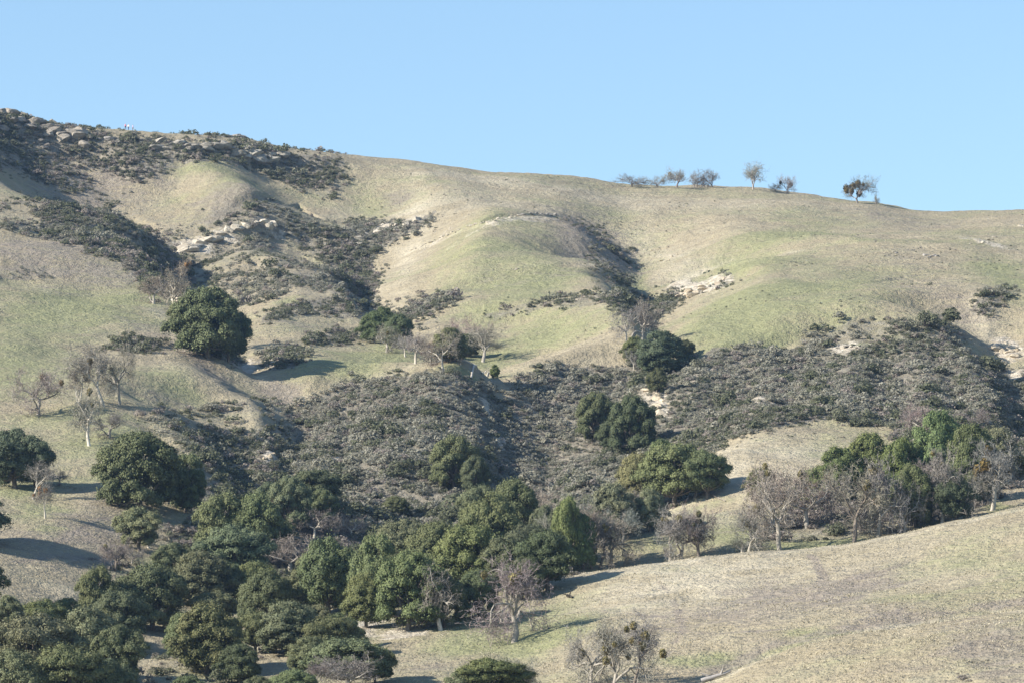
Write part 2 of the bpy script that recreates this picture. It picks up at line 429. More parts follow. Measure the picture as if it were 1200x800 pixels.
# paint: soft patches laid on the ground (photo pixel, half width, half height, tilt in degrees, amount)
def patch(ch, u, v, ru, rv, amt, ang=0):
    x, y, z = trace(u, v, GZ)
    ya = trace(u, v + rv * .6, GZ)[1]; yb = trace(u, v - rv * .6, GZ)[1]
    ry = float(np.clip(abs(yb - ya) / 1.2, 3, 90)); rx = ru * K * y
    # the tilt turns image slope into a shear on the ground
    sh = math.tan(math.radians(ang)) * (ru / max(rv, 1)) * ry / rx
    r0 = max(np.searchsorted(ROWS, y - 3.5 * ry - 3 * abs(sh) * rx) - 1, 0); r1 = min(np.searchsorted(ROWS, y + 3.5 * ry + 3 * abs(sh) * rx) + 1, len(ROWS))
    X = GX[r0:r1]; Y = GY[r0:r1]
    dx = (X - x) / rx; dy = (Y - y - sh * (X - x)) / ry
    n = fbm(X, Y, 14, 3, int(u) + 3) * 0.5
    g = np.exp(-(np.maximum(dx * dx + dy * dy + n * (0.5 + dx * dx + dy * dy), 0)) ** 1.2)
    ch[r0:r1] += amt * g

green = np.zeros(GX.shape); brown = np.zeros(GX.shape); soil = np.zeros(GX.shape); terr = np.zeros(GX.shape); pale = np.zeros(GX.shape)
for a in [(60,370,90,45,.75),(150,345,50,30,.4),(30,430,60,25,.5),(180,440,70,20,.55,-5),(110,520,60,30,.5),(70,490,60,20,.4),(380,425,60,18,.6,8),(340,400,40,14,.3),(450,418,40,14,.5),
          (600,300,80,22,.6,5),(560,265,60,15,.6,8),(640,335,80,18,.55,5),(620,400,90,22,.6,8),(700,380,50,16,.5),(745,325,14,22,.9),(520,320,40,25,.3),
          (900,275,90,12,.5,4),(880,310,90,14,.5,5),(930,345,120,18,.6,3),(850,375,60,20,.55,12),(1010,300,60,25,.3),(1150,300,40,25,.3),(1190,330,40,30,.5,10),(870,400,60,14,.4,10),
          (280,215,50,14,.45),(470,240,60,14,.25),(560,225,80,12,.2),(700,250,60,14,.2),(240,195,40,10,.3),
          (280,345,30,6,.6,10),(340,352,30,6,.7,8),(560,420,35,7,1.3,8),(540,432,25,5,1.0),(60,565,60,8,.5),(50,600,40,14,.7),(15,575,30,8,.8),(60,620,20,7,.8),
          (180,578,20,6,.5),(880,628,60,14,.9,-6),(930,636,60,8,1.0,-6),(1170,595,40,8,1.0,-25),(790,632,40,16,.35),(600,735,90,18,.75),(560,755,60,14,.6),(660,735,50,14,.5),(860,775,40,8,.8,-20),(950,740,60,8,.7,-12),
          (1050,695,90,10,.22,-15),(1150,650,50,25,.18),(1150,780,40,12,.25),(240,640,30,12,.5),(180,660,30,8,.6),(260,760,30,12,.4),(230,790,40,14,.4),(700,440,30,8,.3),(1040,402,30,5,.9),(1000,408,20,5,.5),
          (830,590,50,10,.25),(130,560,40,12,.3)]:
    patch(green, *a)
for a in [(60,210,120,30,.6,10),(130,250,60,25,.4),(60,290,110,30,.75,8),(130,330,60,25,.7),(200,400,80,14,.55,-25),(240,430,60,12,.5,-18),(320,455,50,22,.6,-10),(250,240,70,25,.35),(290,290,70,30,.6),(340,380,60,10,.5),
          (80,420,60,10,.35),(470,235,22,12,.7),(700,215,120,8,.25),(1050,215,80,10,.3),(1000,250,90,12,.25),(1070,260,60,12,.5),(1090,330,60,40,.5),(700,280,60,30,.7),(690,300,45,20,.5),(560,330,60,10,.3,8),
          (650,320,120,5,.3,5),(60,640,110,30,.55),(120,600,60,30,.5),(30,520,50,20,.15),(200,470,60,12,.5),(930,700,80,16,.7,-4),(1010,680,40,14,.8,0),(870,720,70,16,.45),(800,730,90,16,.35),(1140,730,100,14,.6,-12),
          (1100,770,120,25,.35),(700,700,80,18,.2),(980,760,80,14,.3),(500,780,50,16,.6),(700,760,60,20,.5),(900,520,80,10,.3),(830,640,80,20,.2)]:
    patch(brown, *a)
for a in [(232,290,28,9,1.0,-12),(260,278,30,7,.8,-8),(320,268,24,6,.6),(225,345,22,10,.6),(450,268,14,8,.8),(480,260,18,5,.6),(815,345,26,9,1.2,-14),(845,330,16,6,.8,-25),(768,462,20,14,1.1),(778,480,10,10,1.1),
          (1180,410,18,14,1.2),(1190,440,16,10,.8),(990,407,22,4,1.0),(830,438,14,10,.8),(888,470,10,4,.4),(570,473,6,12,.9),(585,518,8,14,.8),(316,536,8,8,1.2),(395,540,12,5,.8),(475,478,14,3,.4),(520,490,12,3,.4),
          (290,433,14,6,1.0),(324,425,10,4,1.0),(600,256,90,3,.7,8),(510,283,40,3,.6,14),(780,300,30,4,.5,-20),(1155,283,26,5,.8,-15),(425,733,20,10,1.3),(470,742,30,6,1.2),(440,725,20,5,1.0),(160,730,20,10,.7),(220,690,14,10,.8),(215,780,16,12,.5),(190,190,40,6,.4),
          (1180,540,14,10,.6),(640,465,12,5,.4),(400,600,14,4,.6),(1060,430,20,6,.3),(900,470,16,6,.5),(690,560,14,5,.4),(540,560,14,5,.3),(470,560,16,5,.3),(1190,470,14,12,.6)]:
    patch(soil, *a)
for a in [(720,295,60,40,1.0),(1090,335,60,50,1.0),(230,405,90,20,.6,-20),(240,240,60,16,.5),(80,350,60,30,.3),(640,360,120,10,.5,6),(850,300,150,40,.2),(600,300,120,30,.15)]:
    patch(terr, *a)
for a in [(850,560,90,24,.8,-14),(920,525,80,12,.8,-6),(790,610,60,20,.7,-14),(480,300,20,40,.7),(430,345,20,20,.6),(520,415,80,5,.3),(450,440,60,4,.5,10),(560,240,160,10,.35),(900,690,260,40,.45),(780,680,120,30,.5),(790,320,40,30,.4,-30),(1150,380,16,30,.6),(900,240,120,10,.3),(700,230,120,10,.4),(550,208,90,6,.5),
          (480,240,120,12,.3),(800,300,60,14,.3,-20),(90,700,50,16,.4),(150,590,30,10,.3)]:
    patch(pale, *a)

def stroke(ch, line, w, amt):
    """a narrow line on the ground: animal trail, swale, painted crest shading"""
    P = []
    for (a, b) in zip(line, line[1:]):
        for i in range(5):
            f = i / 5; P.append(trace(a[0] + (b[0] - a[0]) * f, a[1] + (b[1] - a[1]) * f, GZ)[:2])
    P.append(trace(*line[-1], GZ)[:2]); P = np.array(P); M = 4 * w + 6
    r = np.nonzero((ROWS > P[:, 1].min() - M) & (ROWS < P[:, 1].max() + M))[0]; r0, r1 = r[0], r[-1] + 1
    c = np.nonzero((COLS > (P[:, 0] / P[:, 1]).min() - .02) & (COLS < (P[:, 0] / P[:, 1]).max() + .02))[0]; c0, c1 = c[0], c[-1] + 1
    X = GX[r0:r1, c0:c1]; Y = GY[r0:r1, c0:c1]; n = fbm(X, Y, 5, 3, 8) * w; best = np.full(X.shape, 1e9)
    for p, q in zip(P, P[1:]):
        dx, dy = q - p; t = np.clip(((X - p[0]) * dx + (Y - p[1]) * dy) / (dx * dx + dy * dy + 1e-6), 0, 1)
        best = np.minimum(best, np.hypot(X - p[0] - t * dx, Y - p[1] - t * dy))
    ch[r0:r1, c0:c1] += amt * np.exp(-((np.maximum(best + n, 0)) / w) ** 2)
for l_, w_, a_ in [([(960,690),(965,675),(955,655),(948,648)],.5,.9),([(690,745),(760,735),(840,742),(930,735)],.6,.5),([(880,700),(960,690),(1040,668),(1080,650)],1.2,.5),([(780,770),(800,740),(790,700),(770,680)],.5,.5),
        ([(830,790),(900,760),(960,742),(1050,724),(1130,716),(1200,706)],2.2,.8),([(640,720),(700,715),(780,722)],.6,.5),([(1000,700),(1100,672),(1190,655)],.8,.4),([(1040,720),(1120,690),(1195,672)],.8,.4),  # first stroke darkens the ground behind the spur crest, painted relief shading
        ([(60,640),(110,610),(150,600)],.5,.5),([(10,660),(70,650),(130,660)],.6,.4),([(330,455),(345,462),(360,450)],3,.5)]:
    stroke(brown, l_, w_, a_)
for l_, w_, a_ in [([(828,800),(900,769),(960,750),(1050,734),(1130,723),(1200,714)],1.2,.8),([(45,312),(52,335),(62,355),(80,380)],.7,1.0),([(640,679),(700,669),(760,661),(850,653),(1000,637),(1100,618),(1200,596)],1.5,.6),([(165,352),(200,380),(245,415),(288,440)],2.5,.5),  # first stroke lightens the spur crest, relief painted where shading is even
        ([(690,620),(740,600),(800,590),(850,575)],1.0,.9),([(700,668),(790,672),(900,664)],.5,.5),([(480,296),(500,288),(560,264),(615,254)],1.2,.9),([(300,440),(350,470),(400,452)],1.5,.6),([(600,312),(700,310),(740,330)],1.6,.6),([(770,345),(800,330),(850,310),(930,296)],2.2,.8)]:
    stroke(pale, l_, w_, a_)
stroke(green, [(780,772),(850,778),(920,760),(980,745)], 2.5, .7)

brush = np.zeros(GX.shape)
nu = fbm(GX, GY, 16, 3, 41) * 9; nv = fbm(GX, GY, 16, 3, 47) * 5
for poly, y0, y1, dens, shade, size in SCRUB:
    m = region_mask(PU + nu, PV + nv, GY, poly, y0, y1)
    brush = np.maximum(brush, m * min(1, dens * 1.1))
green = np.clip(green, 0, 1.3); brown = np.clip(brown, 0, 1); soil = np.clip(soil, 0, 1.2)

# small scale relief: sheep-track steps, tussocks under the brush, broken rock faces
bb = brush
GZ = GZ + bb * (fbm(GX, GY, 7, 3, 61) * 0.55) + np.clip(soil, 0, 1) * np.abs(fbm(GX, GY, 5, 3, 67)) * 1.1 * (GY > 560)
zz = GZ + fbm(GX, GY, 18, 2, 71) * 1.2
stp = (zz / 1.15) % 1.0
GZ = GZ + np.clip(terr + .28 * (GY > 620) * (0.5 + fbm(GX, GY, 70, 2, 77)), 0, 1) * 0.62 * (sstep(0.55, 0.95, stp) - stp)
GZ = GZ + fbm(GX, GY, 4.5, 3, 81) * 0.22 + fbm(GX, GY, 10, 3, 83) * .5 * (GY > 620) + fbm(GX, GY, 30, 2, 85) * .5 * (GY > 600)

# ------------------------------------------------------------------ helpers for objects
def tag(o, label=None, cat=None, group=None, kind=None):
    if label: o['label'] = label
    if cat: o['category'] = cat
    if group: o['group'] = group
    if kind: o['kind'] = kind
    return o

def mesh_from(name, co, faces, smooth=False, attrs=None):
    """co (n,3) array, faces (m,k) array"""
    me = bpy.data.meshes.new(name)
    co = np.asarray(co, np.float32); faces = np.asarray(faces, np.int32)
    me.vertices.add(len(co)); me.vertices.foreach_set('co', co.ravel())
    k = faces.shape[1]
    me.loops.add(faces.size); me.loops.foreach_set('vertex_index', faces.ravel())
    me.polygons.add(len(faces)); me.polygons.foreach_set('loop_start', (np.arange(len(faces)) * k).astype(np.int32))
    if attrs:
        for n, a in attrs.items():
            at = me.attributes.new(n, 'FLOAT', 'POINT'); at.data.foreach_set('value', np.asarray(a, np.float32).ravel())
    me.update(calc_edges=True)
    me.polygons.foreach_set('use_smooth', np.full(len(faces), smooth))
    return me

def link(name, me, mat=None, parent=None):
    o = bpy.data.objects.new(name, me); C.objects.link(o)
    if mat is not None and not me.materials: me.materials.append(mat)
    if parent: o.parent = parent
    return o

class NT:
    def __init__(self, name):
        self.m = bpy.data.materials.new(name); self.m.use_nodes = True
        self.t = self.m.node_tree; self.b = self.t.nodes['Principled BSDF']
        self.b.inputs['Roughness'].default_value = 0.95
        self.b.inputs['Specular IOR Level'].default_value = 0.15
    def n(self, typ, **kw):
        nd = self.t.nodes.new(typ)
        for k, v in kw.items():
            if k in nd.inputs: nd.inputs[k].default_value = v
            else: setattr(nd, k, v)
        return nd
    def l(self, a, b): self.t.links.new(a, b)
    def noise(self, scale, detail=4, rough=.6, vec=None, dist=0):
        nd = self.n('ShaderNodeTexNoise'); nd.inputs['Scale'].default_value = scale; nd.inputs['Detail'].default_value = detail
        nd.inputs['Roughness'].default_value = rough; nd.inputs['Distortion'].default_value = dist
        if vec is not None: self.l(vec, nd.inputs['Vector'])
        return nd.outputs[0]
    def pos(self, sc=(1, 1, 1)):
        if not hasattr(self, '_tc'): self._tc = self.n('ShaderNodeTexCoord')
        mp_ = self.n('ShaderNodeMapping'); mp_.inputs['Scale'].default_value = sc
        self.l(self._tc.outputs['Object'], mp_.inputs['Vector']); return mp_.outputs[0]
    def attr(self, name):
        nd = self.n('ShaderNodeAttribute'); nd.attribute_name = name; return nd.outputs['Fac']
    def ramp(self, fac, a, b, lo=0.0, hi=1.0):
        nd = self.n('ShaderNodeMapRange'); nd.interpolation_type = 'SMOOTHSTEP'
        for k, v in (('From Min', a), ('From Max', b), ('To Min', lo), ('To Max', hi)): nd.inputs[k].default_value = v
        self.l(fac, nd.inputs['Value']); return nd.outputs[0]
    def math(self, op, a, b=None):
        nd = self.n('ShaderNodeMath'); nd.operation = op
        for i, x in enumerate((a, b)):
            if x is None: continue
            if isinstance(x, (int, float)): nd.inputs[i].default_value = x
            else: self.l(x, nd.inputs[i])
        return nd.outputs[0]
    def mix(self, fac, a, b, mode='MIX'):
        nd = self.n('ShaderNodeMix'); nd.data_type = 'RGBA'; nd.blend_type = mode
        for i, x in ((0, fac), (6, a), (7, b)):
            if isinstance(x, (int, float)): nd.inputs[i].default_value = x
            elif isinstance(x, tuple): nd.inputs[i].default_value = (*x, 1)
            else: self.l(x, nd.inputs[i])
        return nd.outputs[2]
    def out(self, col, rough=None):
        self.l(col, self.b.inputs['Base Color'])
        if rough is not None: self.b.inputs['Roughness'].default_value = rough
        return self.m
    def bump(self, h, strength=.5, dist=.3):
        nd = self.n('ShaderNodeBump'); nd.inputs['Strength'].default_value = strength; nd.inputs['Distance'].default_value = dist
        self.l(h, nd.inputs['Height']); self.l(nd.outputs[0], self.b.inputs['Normal'])

# ------------------------------------------------------------------ ground material
def ground_material():
    t = NT('hillside_grass')
    p = t.pos()
    big = t.noise(.022, 4, .55, p); mid = t.noise(.11, 5, .6, p); small = t.noise(.7, 4, .65, p); fine = t.noise(2.6, 3, .6, p)
    lay = t.noise(.35, 5, .7, t.pos((.45, 1.0, 2.2)))
    g = t.attr('green'); br = t.attr('brown'); so = t.attr('soil'); bs = t.attr('brush'); pl = t.attr('pale'); te = t.attr('terr')
    dry = t.mix(t.ramp(mid, .35, .65), (.268, .228, .152), (.328, .282, .195))
    dry = t.mix(t.ramp(lay, .38, .62), dry, t.mix(.5, dry, (.20, .172, .125)))
    dry = t.mix(t.math('MULTIPLY', pl, t.ramp(mid, .25, .6)), dry, (.41, .365, .275))
    gcol = t.mix(t.ramp(small, .3, .7), (.168, .176, .088), (.228, .232, .122))
    gm = t.math('ADD', g, t.ramp(big, .38, .62, .0, .45)); gm = t.math('ADD', gm, t.ramp(mid, .3, .7, -.22, .22))
    gm = t.math('ADD', gm, t.ramp(small, .3, .7, -.12, .12))
    c = t.mix(t.ramp(gm, .05, .95, 0, .9), dry, gcol)
    bm = t.math('ADD', br, t.ramp(mid, .3, .7, -.25, .25)); bm = t.math('ADD', bm, t.ramp(lay, .3, .7, -.25, .25))
    c = t.mix(t.ramp(bm, .15, .95, 0, .8), c, t.mix(t.ramp(small, .35, .65), (.165, .138, .115), (.235, .200, .168)))
    # dark specks of weeds and thistle, everywhere
    sp = t.ramp(t.noise(1.1, 6, .75, t.pos((.7, 1, 1))), .54, .66)
    c = t.mix(t.math('MULTIPLY', sp, .34), c, (.12, .105, .075))
    sp2 = t.ramp(t.noise(.33, 8, .8, t.pos((.6, 1, 1))), .50, .66)
    c = t.mix(t.math('MULTIPLY', sp2, .26), c, (.16, .14, .10))
    li = t.ramp(t.noise(1.9, 5, .7, p), .56, .7)
    c = t.mix(t.math('MULTIPLY', li, .22), c, (.44, .40, .31))
    # litter and bare earth below the bushes, darkened for the shade between them
    und = t.mix(t.ramp(small, .35, .65), (.125, .112, .09), (.215, .195, .158))
    c = t.mix(t.ramp(t.math('ADD', bs, t.ramp(small, .3, .7, -.2, .2)), .2, .9, 0, .85), c, und)
    # pale sandstone and clay
    rk = t.mix(t.ramp(t.noise(.5, 6, .7, t.pos((1, 1, 2.5)), .6), .35, .65), (.30, .255, .20), (.50, .455, .375))
    sm = t.math('ADD', so, t.ramp(small, .3, .7, -.3, .3))
    c = t.mix(t.ramp(sm, .35, .85, 0, .9), c, rk)
    t.out(c)
    h = t.math('ADD', t.math('MULTIPLY', small, 1.0), t.math('MULTIPLY', fine, .35))
    h = t.math('ADD', h, t.math('MULTIPLY', lay, .9))
    t.bump(h, 1.0, .8)
    return t.m

ii = np.arange(GX.size).reshape(GX.shape)
gf = np.stack([ii[:-1, :-1], ii[:-1, 1:], ii[1:, 1:], ii[1:, :-1]], -1).reshape(-1, 4)
me = mesh_from('hillside', np.stack([GX, GY, GZ], -1).reshape(-1, 3), gf, True, dict(green=green, brown=brown, soil=soil, brush=brush, pale=pale, terr=terr))
M_GROUND = ground_material()
tag(link('hillside', me, M_GROUND), 'grassy and scrub covered hillside of rounded spurs and gullies', kind='structure')

# the plain that carries the hill
r = np.array([0, 400, 1500, 4000, 8000.]); n = 64
co = [(0, 0, -1.2)]; fc = []
for j, rr in enumerate(r[1:]):
    for i in range(n):
        a = 2 * math.pi * i / n; co.append((rr * math.cos(a), rr * math.sin(a), -1.2 - rr * .0006))
f3 = [(0, 1 + i, 1 + (i + 1) % n, 1 + (i + 1) % n) for i in range(n)]
co = np.array(co)
me = bpy.data.meshes.new('plain')
fl = [(0, 1 + i, 1 + (i + 1) % n) for i in range(n)]
for j in range(3):
    for i in range(n):
        a = 1 + j * n; b = 1 + (j + 1) * n; k = (i + 1) % n
        fl.append((a + i, b + i, b + k, a + k))
me.from_pydata([tuple(c) for c in co], [], fl); me.update()
tag(link('ground', me, M_GROUND), 'flat grassland at the foot of the hill', kind='structure')

# ------------------------------------------------------------------ plant building blocks
def quads_from(cen, nrm, size, rs, aspect=1.0):
    """small leaf-clump faces at cen facing roughly nrm"""
    n = len(cen)
    nrm = nrm + rs.normal(0, .45, (n, 3)); nrm /= np.linalg.norm(nrm, axis=1, keepdims=True) + 1e-9
    t = rs.normal(0, 1, (n, 3)); t -= (t * nrm).sum(1, keepdims=True) * nrm; t /= np.linalg.norm(t, axis=1, keepdims=True) + 1e-9
    b = np.cross(nrm, t)
    s = (size * rs.uniform(.6, 1.35, n))[:, None]
    p = [cen + s * (t * dx + b * dy * aspect) for dx, dy in ((-.5, -.35), (.45, -.5), (.55, .4), (-.4, .5))]
    co = np.stack(p, 1).reshape(-1, 3)
    return co, np.arange(n * 4).reshape(n, 4)

def sphere_dirs(n, rs):
    d = rs.normal(0, 1, (n, 3)); return d / np.linalg.norm(d, axis=1, keepdims=True)

def tube(pts, rad, sides=6):
    pts = np.asarray(pts, float); n = len(pts); out = []; fc = []
    for i in range(n):
        d = pts[min(i + 1, n - 1)] - pts[max(i - 1, 0)]; d = d / (np.linalg.norm(d) + 1e-9)
        up = np.array([1.0, 0, 0]) if abs(d[2]) > .8 else np.array([0, 0, 1.0])
        s = np.cross(d, up); s /= np.linalg.norm(s); w = np.cross(s, d)
        for k in range(sides):
            a = 2 * math.pi * k / sides; out.append(pts[i] + rad[i] * (math.cos(a) * s + math.sin(a) * w))
    for i in range(n - 1):
        for k in range(sides):
            a = i * sides + k; b = i * sides + (k + 1) % sides
            fc.append((a, b, b + sides, a + sides))
    return np.array(out), np.array(fc)

def join(parts):
    co = []; fc = []; o = 0
    for c, f in parts:
        if len(c) == 0: continue
        co.append(c); fc.append(f + o); o += len(c)
    return np.concatenate(co), np.concatenate(fc)

# crowns are built one metre wide and one metre tall, then scaled tree by tree
def oak_proto(seed, shape):
    rs = np.random.default_rng(seed)
    lobes = []; R0 = dict(round=(.52, .5, .50), wide=(.53, .5, .44), tall=(.48, .46, .51), rough=(.52, .42, .48), twin=(.52, .4, .47))[shape]
    cz = dict(round=.49, wide=.56, tall=.49, rough=.52, twin=.52)[shape]
    n = dict(round=46, wide=44, tall=44, rough=36, twin=40)[shape]
    tries = 0
    while len(lobes) < n and tries < 4000:
        tries += 1
        d = sphere_dirs(1, rs)[0]
        if d[2] < -.8: continue
        r = rs.uniform(.10, .185) * (1.15 if d[2] > 0 else .9)
        q = rs.uniform(.35, 1) ** .35
        wob = 1 + .22 * math.sin(3 * math.atan2(d[1], d[0]) + seed) * (1 - abs(d[2])) + .12 * math.sin(5 * d[2] + seed * 2)
        c = np.array([d[0] * (R0[0] - r * .8) * wob, d[1] * (R0[1] - r * .8) * wob, cz + d[2] * (R0[2] - r * .8)]) * [q, q, 1] + [0, 0, (q - 1) * .15 * d[2]]
        if shape == 'twin' and abs(c[0]) < .09 and c[2] > .55: continue
        if any(np.linalg.norm(c - l[0]) < .55 * (r + l[1]) * .8 for l in lobes): continue
        lobes.append((c, r))
    parts = []
    for c, r in lobes:
        # sub-clumps on every lobe give the broken outline of live oak foliage
        k = rs.integers(18, 25); sd = sphere_dirs(k, rs); sd[:, 2] = np.abs(sd[:, 2]) * .9 - .15
        for s in sd:
            if rs.random() < .12: continue
            cc = c + s * r * .72; rr = r * rs.uniform(.20, .42)
            m = int(60 + 150 * rr / .08)
            d = sphere_dirs(m, rs); keep = d[:, 2] > -.7; d = d[keep]
            p = cc + d * rr * (.62 + .5 * rs.random((len(d), 1)) + .5 * rs.random((len(d), 1)) ** 6) * [1, 1, .85]
            parts.append(quads_from(p, d + s * .5 + [0, 0, .25], .0145, rs))
    for c, r in lobes:
        d = sphere_dirs(260, rs); d = d[d[:, 2] > -.6]
        parts.append(quads_from(c + d * r * rs.uniform(.7, 1.22, (len(d), 1)), d, .014, rs))
    crown = join(parts)
    # trunk and the limbs that carry the lobes
    tr = []
    base = np.array([0, 0, -.06]); top = np.array([rs.uniform(-.03, .03), rs.uniform(-.03, .03), .24])
    tr.append(tube([base, [.0, .0, .0], (base + top) / 2 + [0.01, .01, 0], top], [.062, .048, .036, .033], 7))
    for c, r in lobes[::2]:
        mid = top * .5 + c * .5 + rs.normal(0, .02, 3) + [0, 0, -.03]
        tr.append(tube([top, mid, c], [.022, .013, .005], 5))
    return crown, join(tr)

def bare_proto(seed, style):
    """leafless deciduous oak, one metre tall, one metre wide: trunk + limbs, and fine twigs"""
    rs = np.random.default_rng(seed)
    limbs = []; twigs = []
    def grow(p, d, L, r, lev):
        n = 4 if lev < 3 else 3
        pts = [p]; rad = [r]; q = p.copy(); dd = d.copy()
        for i in range(n):
            dd = dd + rs.normal(0, .20 + .05 * lev if lev else .12, 3) + np.array([0, 0, .05 if lev > 0 else .08]); dd /= np.linalg.norm(dd)
            q = q + dd * L / n; pts.append(q.copy()); rad.append(r * (1 - .38 * (i + 1) / n))
        if lev <= 3: limbs.append(tube(pts, rad, 6 if lev < 2 else 4))
        else: twigs.append((pts, rad))
        if lev >= maxlev: return
        kids = {0: rs.integers(3, 5), 1: rs.integers(3, 6), 2: rs.integers(3, 6), 3: rs.integers(3, 6), 4: rs.integers(3, 5), 5: 3}[lev]
        for k in range(kids):
            f = 1.0 if (k == 0 or lev == 0 and k < 3) else rs.uniform(.3, 1)
            j = min(int(f * n), n); s = pts[j]; rr = rad[j]
            side = rs.normal(0, 1, 3); side -= side.dot(dd) * dd; side /= np.linalg.norm(side)
            sp = spread if lev == 0 else rs.uniform(.45, 1.0)
            nd = dd * (1 if k else .9) + side * sp * (.55 if k == 0 and lev > 0 else 1); nd[2] += .05
            if lev == 0: ang = 2 * math.pi * (k + rs.uniform(-.2, .2)) / kids; nd = np.array([math.cos(ang) * sp, math.sin(ang) * sp, rs.uniform(.6, 1.1)])
            nd /= np.linalg.norm(nd)
            grow(s, nd, L * rs.uniform(.58, .82) * ({0: first}.get(lev, 1)), rr * (.66 if k else .80), lev + 1)
    maxlev = 6; spread = {'vase': .8, 'wide': 1.35, 'tall': .6, 'gnarly': 1.1}[style]; first = {'vase': 1.25, 'wide': 1.3, 'tall': 1.0, 'gnarly': 1.15}[style]
    lean = rs.normal(0, .05, 3); lean[2] = 1
    grow(np.array([0, 0, -.04]), lean / np.linalg.norm(lean), .22 if style != 'tall' else .30, .023, 0)
    co, fc = join(limbs)
    # the twigs are flat slivers, far below a pixel wide each
    tc = []; tf = []; o = 0
    for pts, rad in twigs:
        a = pts[0]; b = pts[1]; e = pts[-1]
        for s0, s1, w0, w1 in ((a, b, rad[0], rad[1]), (b, e, rad[1], rad[-1] * .5)):
            d = s1 - s0; s = np.cross(d, rs.normal(0, 1, 3)); s /= np.linalg.norm(s) + 1e-9
            w0 = min(max(w0, .0013), .003); w1 = min(max(w1, .0008), .003)
            tc += [s0 - s * w0, s0 + s * w0, s1 + s * w1, s1 - s * w1]; tf.append((o, o + 1, o + 2, o + 3)); o += 4
    tc = np.array(tc); tf = np.array(tf)
    lo = np.percentile(tc, .5, axis=0); hi = np.percentile(tc, 99.5, axis=0)
    sc = np.array([1 / (hi[0] - lo[0]), 1 / (hi[1] - lo[1]), 1 / hi[2]])
    off = np.array([0, 0, 0])
    # fork points where mistletoe can hang
    spots = np.array([t[0][1] for t in twigs[::37]]) * sc
    return (co * sc, fc), (tc * sc, tf), spots

def ball_proto(seed, n=260):
    rs = np.random.default_rng(seed); d = sphere_dirs(n, rs)
    return quads_from(d * rs.uniform(.55, 1.05, (n, 1)) * .5, d, .15, rs)

def shrub_proto(seed, n, leaf=.22):
    rs = np.random.default_rng(seed)
    k = rs.integers(3, 6); cs = rs.normal(0, .22, (k, 3)); cs[:, 2] = rs.uniform(.18, .42, k); r = rs.uniform(.26, .4, k)
    w = rs.integers(0, k, n); d = sphere_dirs(n, rs); d[:, 2] = np.abs(d[:, 2]) * 1.1 - .25; d /= np.linalg.norm(d, axis=1, keepdims=True)
    p = cs[w] + d * r[w][:, None] * rs.uniform(.8, 1.1, (n, 1)); p[:, 2] = np.maximum(p[:, 2], .0)
    return quads_from(p, d * .8 + [0, 0, .3], leaf, rs)

# ------------------------------------------------------------------ plant materials
def leaf_material(name, a, b, trans=.12):
    t = NT(name)
    oi = t.n('ShaderNodeObjectInfo')
    c = t.mix(t.ramp(t.noise(.9, 3, .6, t.pos()), .35, .65), a, b)
    c = t.mix(1.0, c, oi.outputs['Color'], 'MULTIPLY')
    geo = t.n('ShaderNodeNewGeometry')
    c = t.mix(t.ramp(geo.outputs['Random Per Island'], 0, 1, 0, .8), c, t.mix(.6, c, (.04, .04, .022)))
    t.out(c, .75); t.b.inputs['Specular IOR Level'].default_value = .3
    tr = t.n('ShaderNodeBsdfTranslucent'); mx = t.n('ShaderNodeMixShader'); mx.inputs[0].default_value = trans
    t.l(c, tr.inputs['Color']); t.l(t.b.outputs[0], mx.inputs[1]); t.l(tr.outputs[0], mx.inputs[2])
    t.l(mx.outputs[0], t.t.nodes['Material Output'].inputs['Surface'])
    return t.m
M_OAK = leaf_material('live_oak_leaves', (.116, .137, .062), (.174, .191, .090))
M_MIST = leaf_material('mistletoe_leaves', (.17, .15, .055), (.24, .19, .075))

def bark_material(name, a, b):
    t = NT(name); oi = t.n('ShaderNodeObjectInfo')
    c = t.mix(t.ramp(t.noise(14, 5, .7, t.pos((1, 1, .25))), .35, .65), a, b)
    t.out(t.mix(1.0, c, oi.outputs['Color'], 'MULTIPLY')); return t.m
M_BARK = bark_material('grey_bark', (.26, .24, .21), (.42, .395, .35))
M_DARKBARK = bark_material('dark_bark', (.09, .075, .06), (.17, .145, .12))
M_TWIG = bark_material('twigs', (.17, .155, .13), (.245, .228, .198))

def scrub_material():
    t = NT('sage_leaves'); to = t.attr('tone'); geo = t.n('ShaderNodeNewGeometry')
    pale_ = t.mix(t.ramp(t.noise(.5, 3, .6, t.pos()), .35, .65), (.245, .236, .180), (.325, .312, .255))
    c = t.mix(t.ramp(to, .3, 1.1), pale_, (.120, .130, .078))
    c = t.mix(t.ramp(to, 1.15, 1.75), c, (.275, .24, .21))
    c = t.mix(t.ramp(geo.outputs['Random Per Island'], 0, 1, 0, .35), c, t.mix(.5, c, (.07, .065, .05)))
    t.out(c); tr = t.n('ShaderNodeBsdfTranslucent'); mx = t.n('ShaderNodeMixShader'); mx.inputs[0].default_value = .35
    t.l(c, tr.inputs['Color']); t.l(t.b.outputs[0], mx.inputs[1]); t.l(tr.outputs[0], mx.inputs[2]); t.l(mx.outputs[0], t.t.nodes['Material Output'].inputs['Surface'])
    return t.m
M_SCRUB = scrub_material()

# ------------------------------------------------------------------ scatter the scrub
SH = [shrub_proto(100 + i, 115, .13) for i in range(10)]
def visible(x, y, z, h=1.0):
    """True where a point h metres above the ground can be seen from the camera"""
    a = x / y; t = (z + h - CAM[2]) / y
    ja = np.clip(np.searchsorted(COLS, a), 0, len(COLS) - 1); iy = np.clip(np.searchsorted(ROWS, y) - 1, 0, len(ROWS) - 1)
    return t >= HOR[iy, ja] - 1e-5
HOR = np.maximum.accumulate((GZ - CAM[2]) / GY, axis=0)

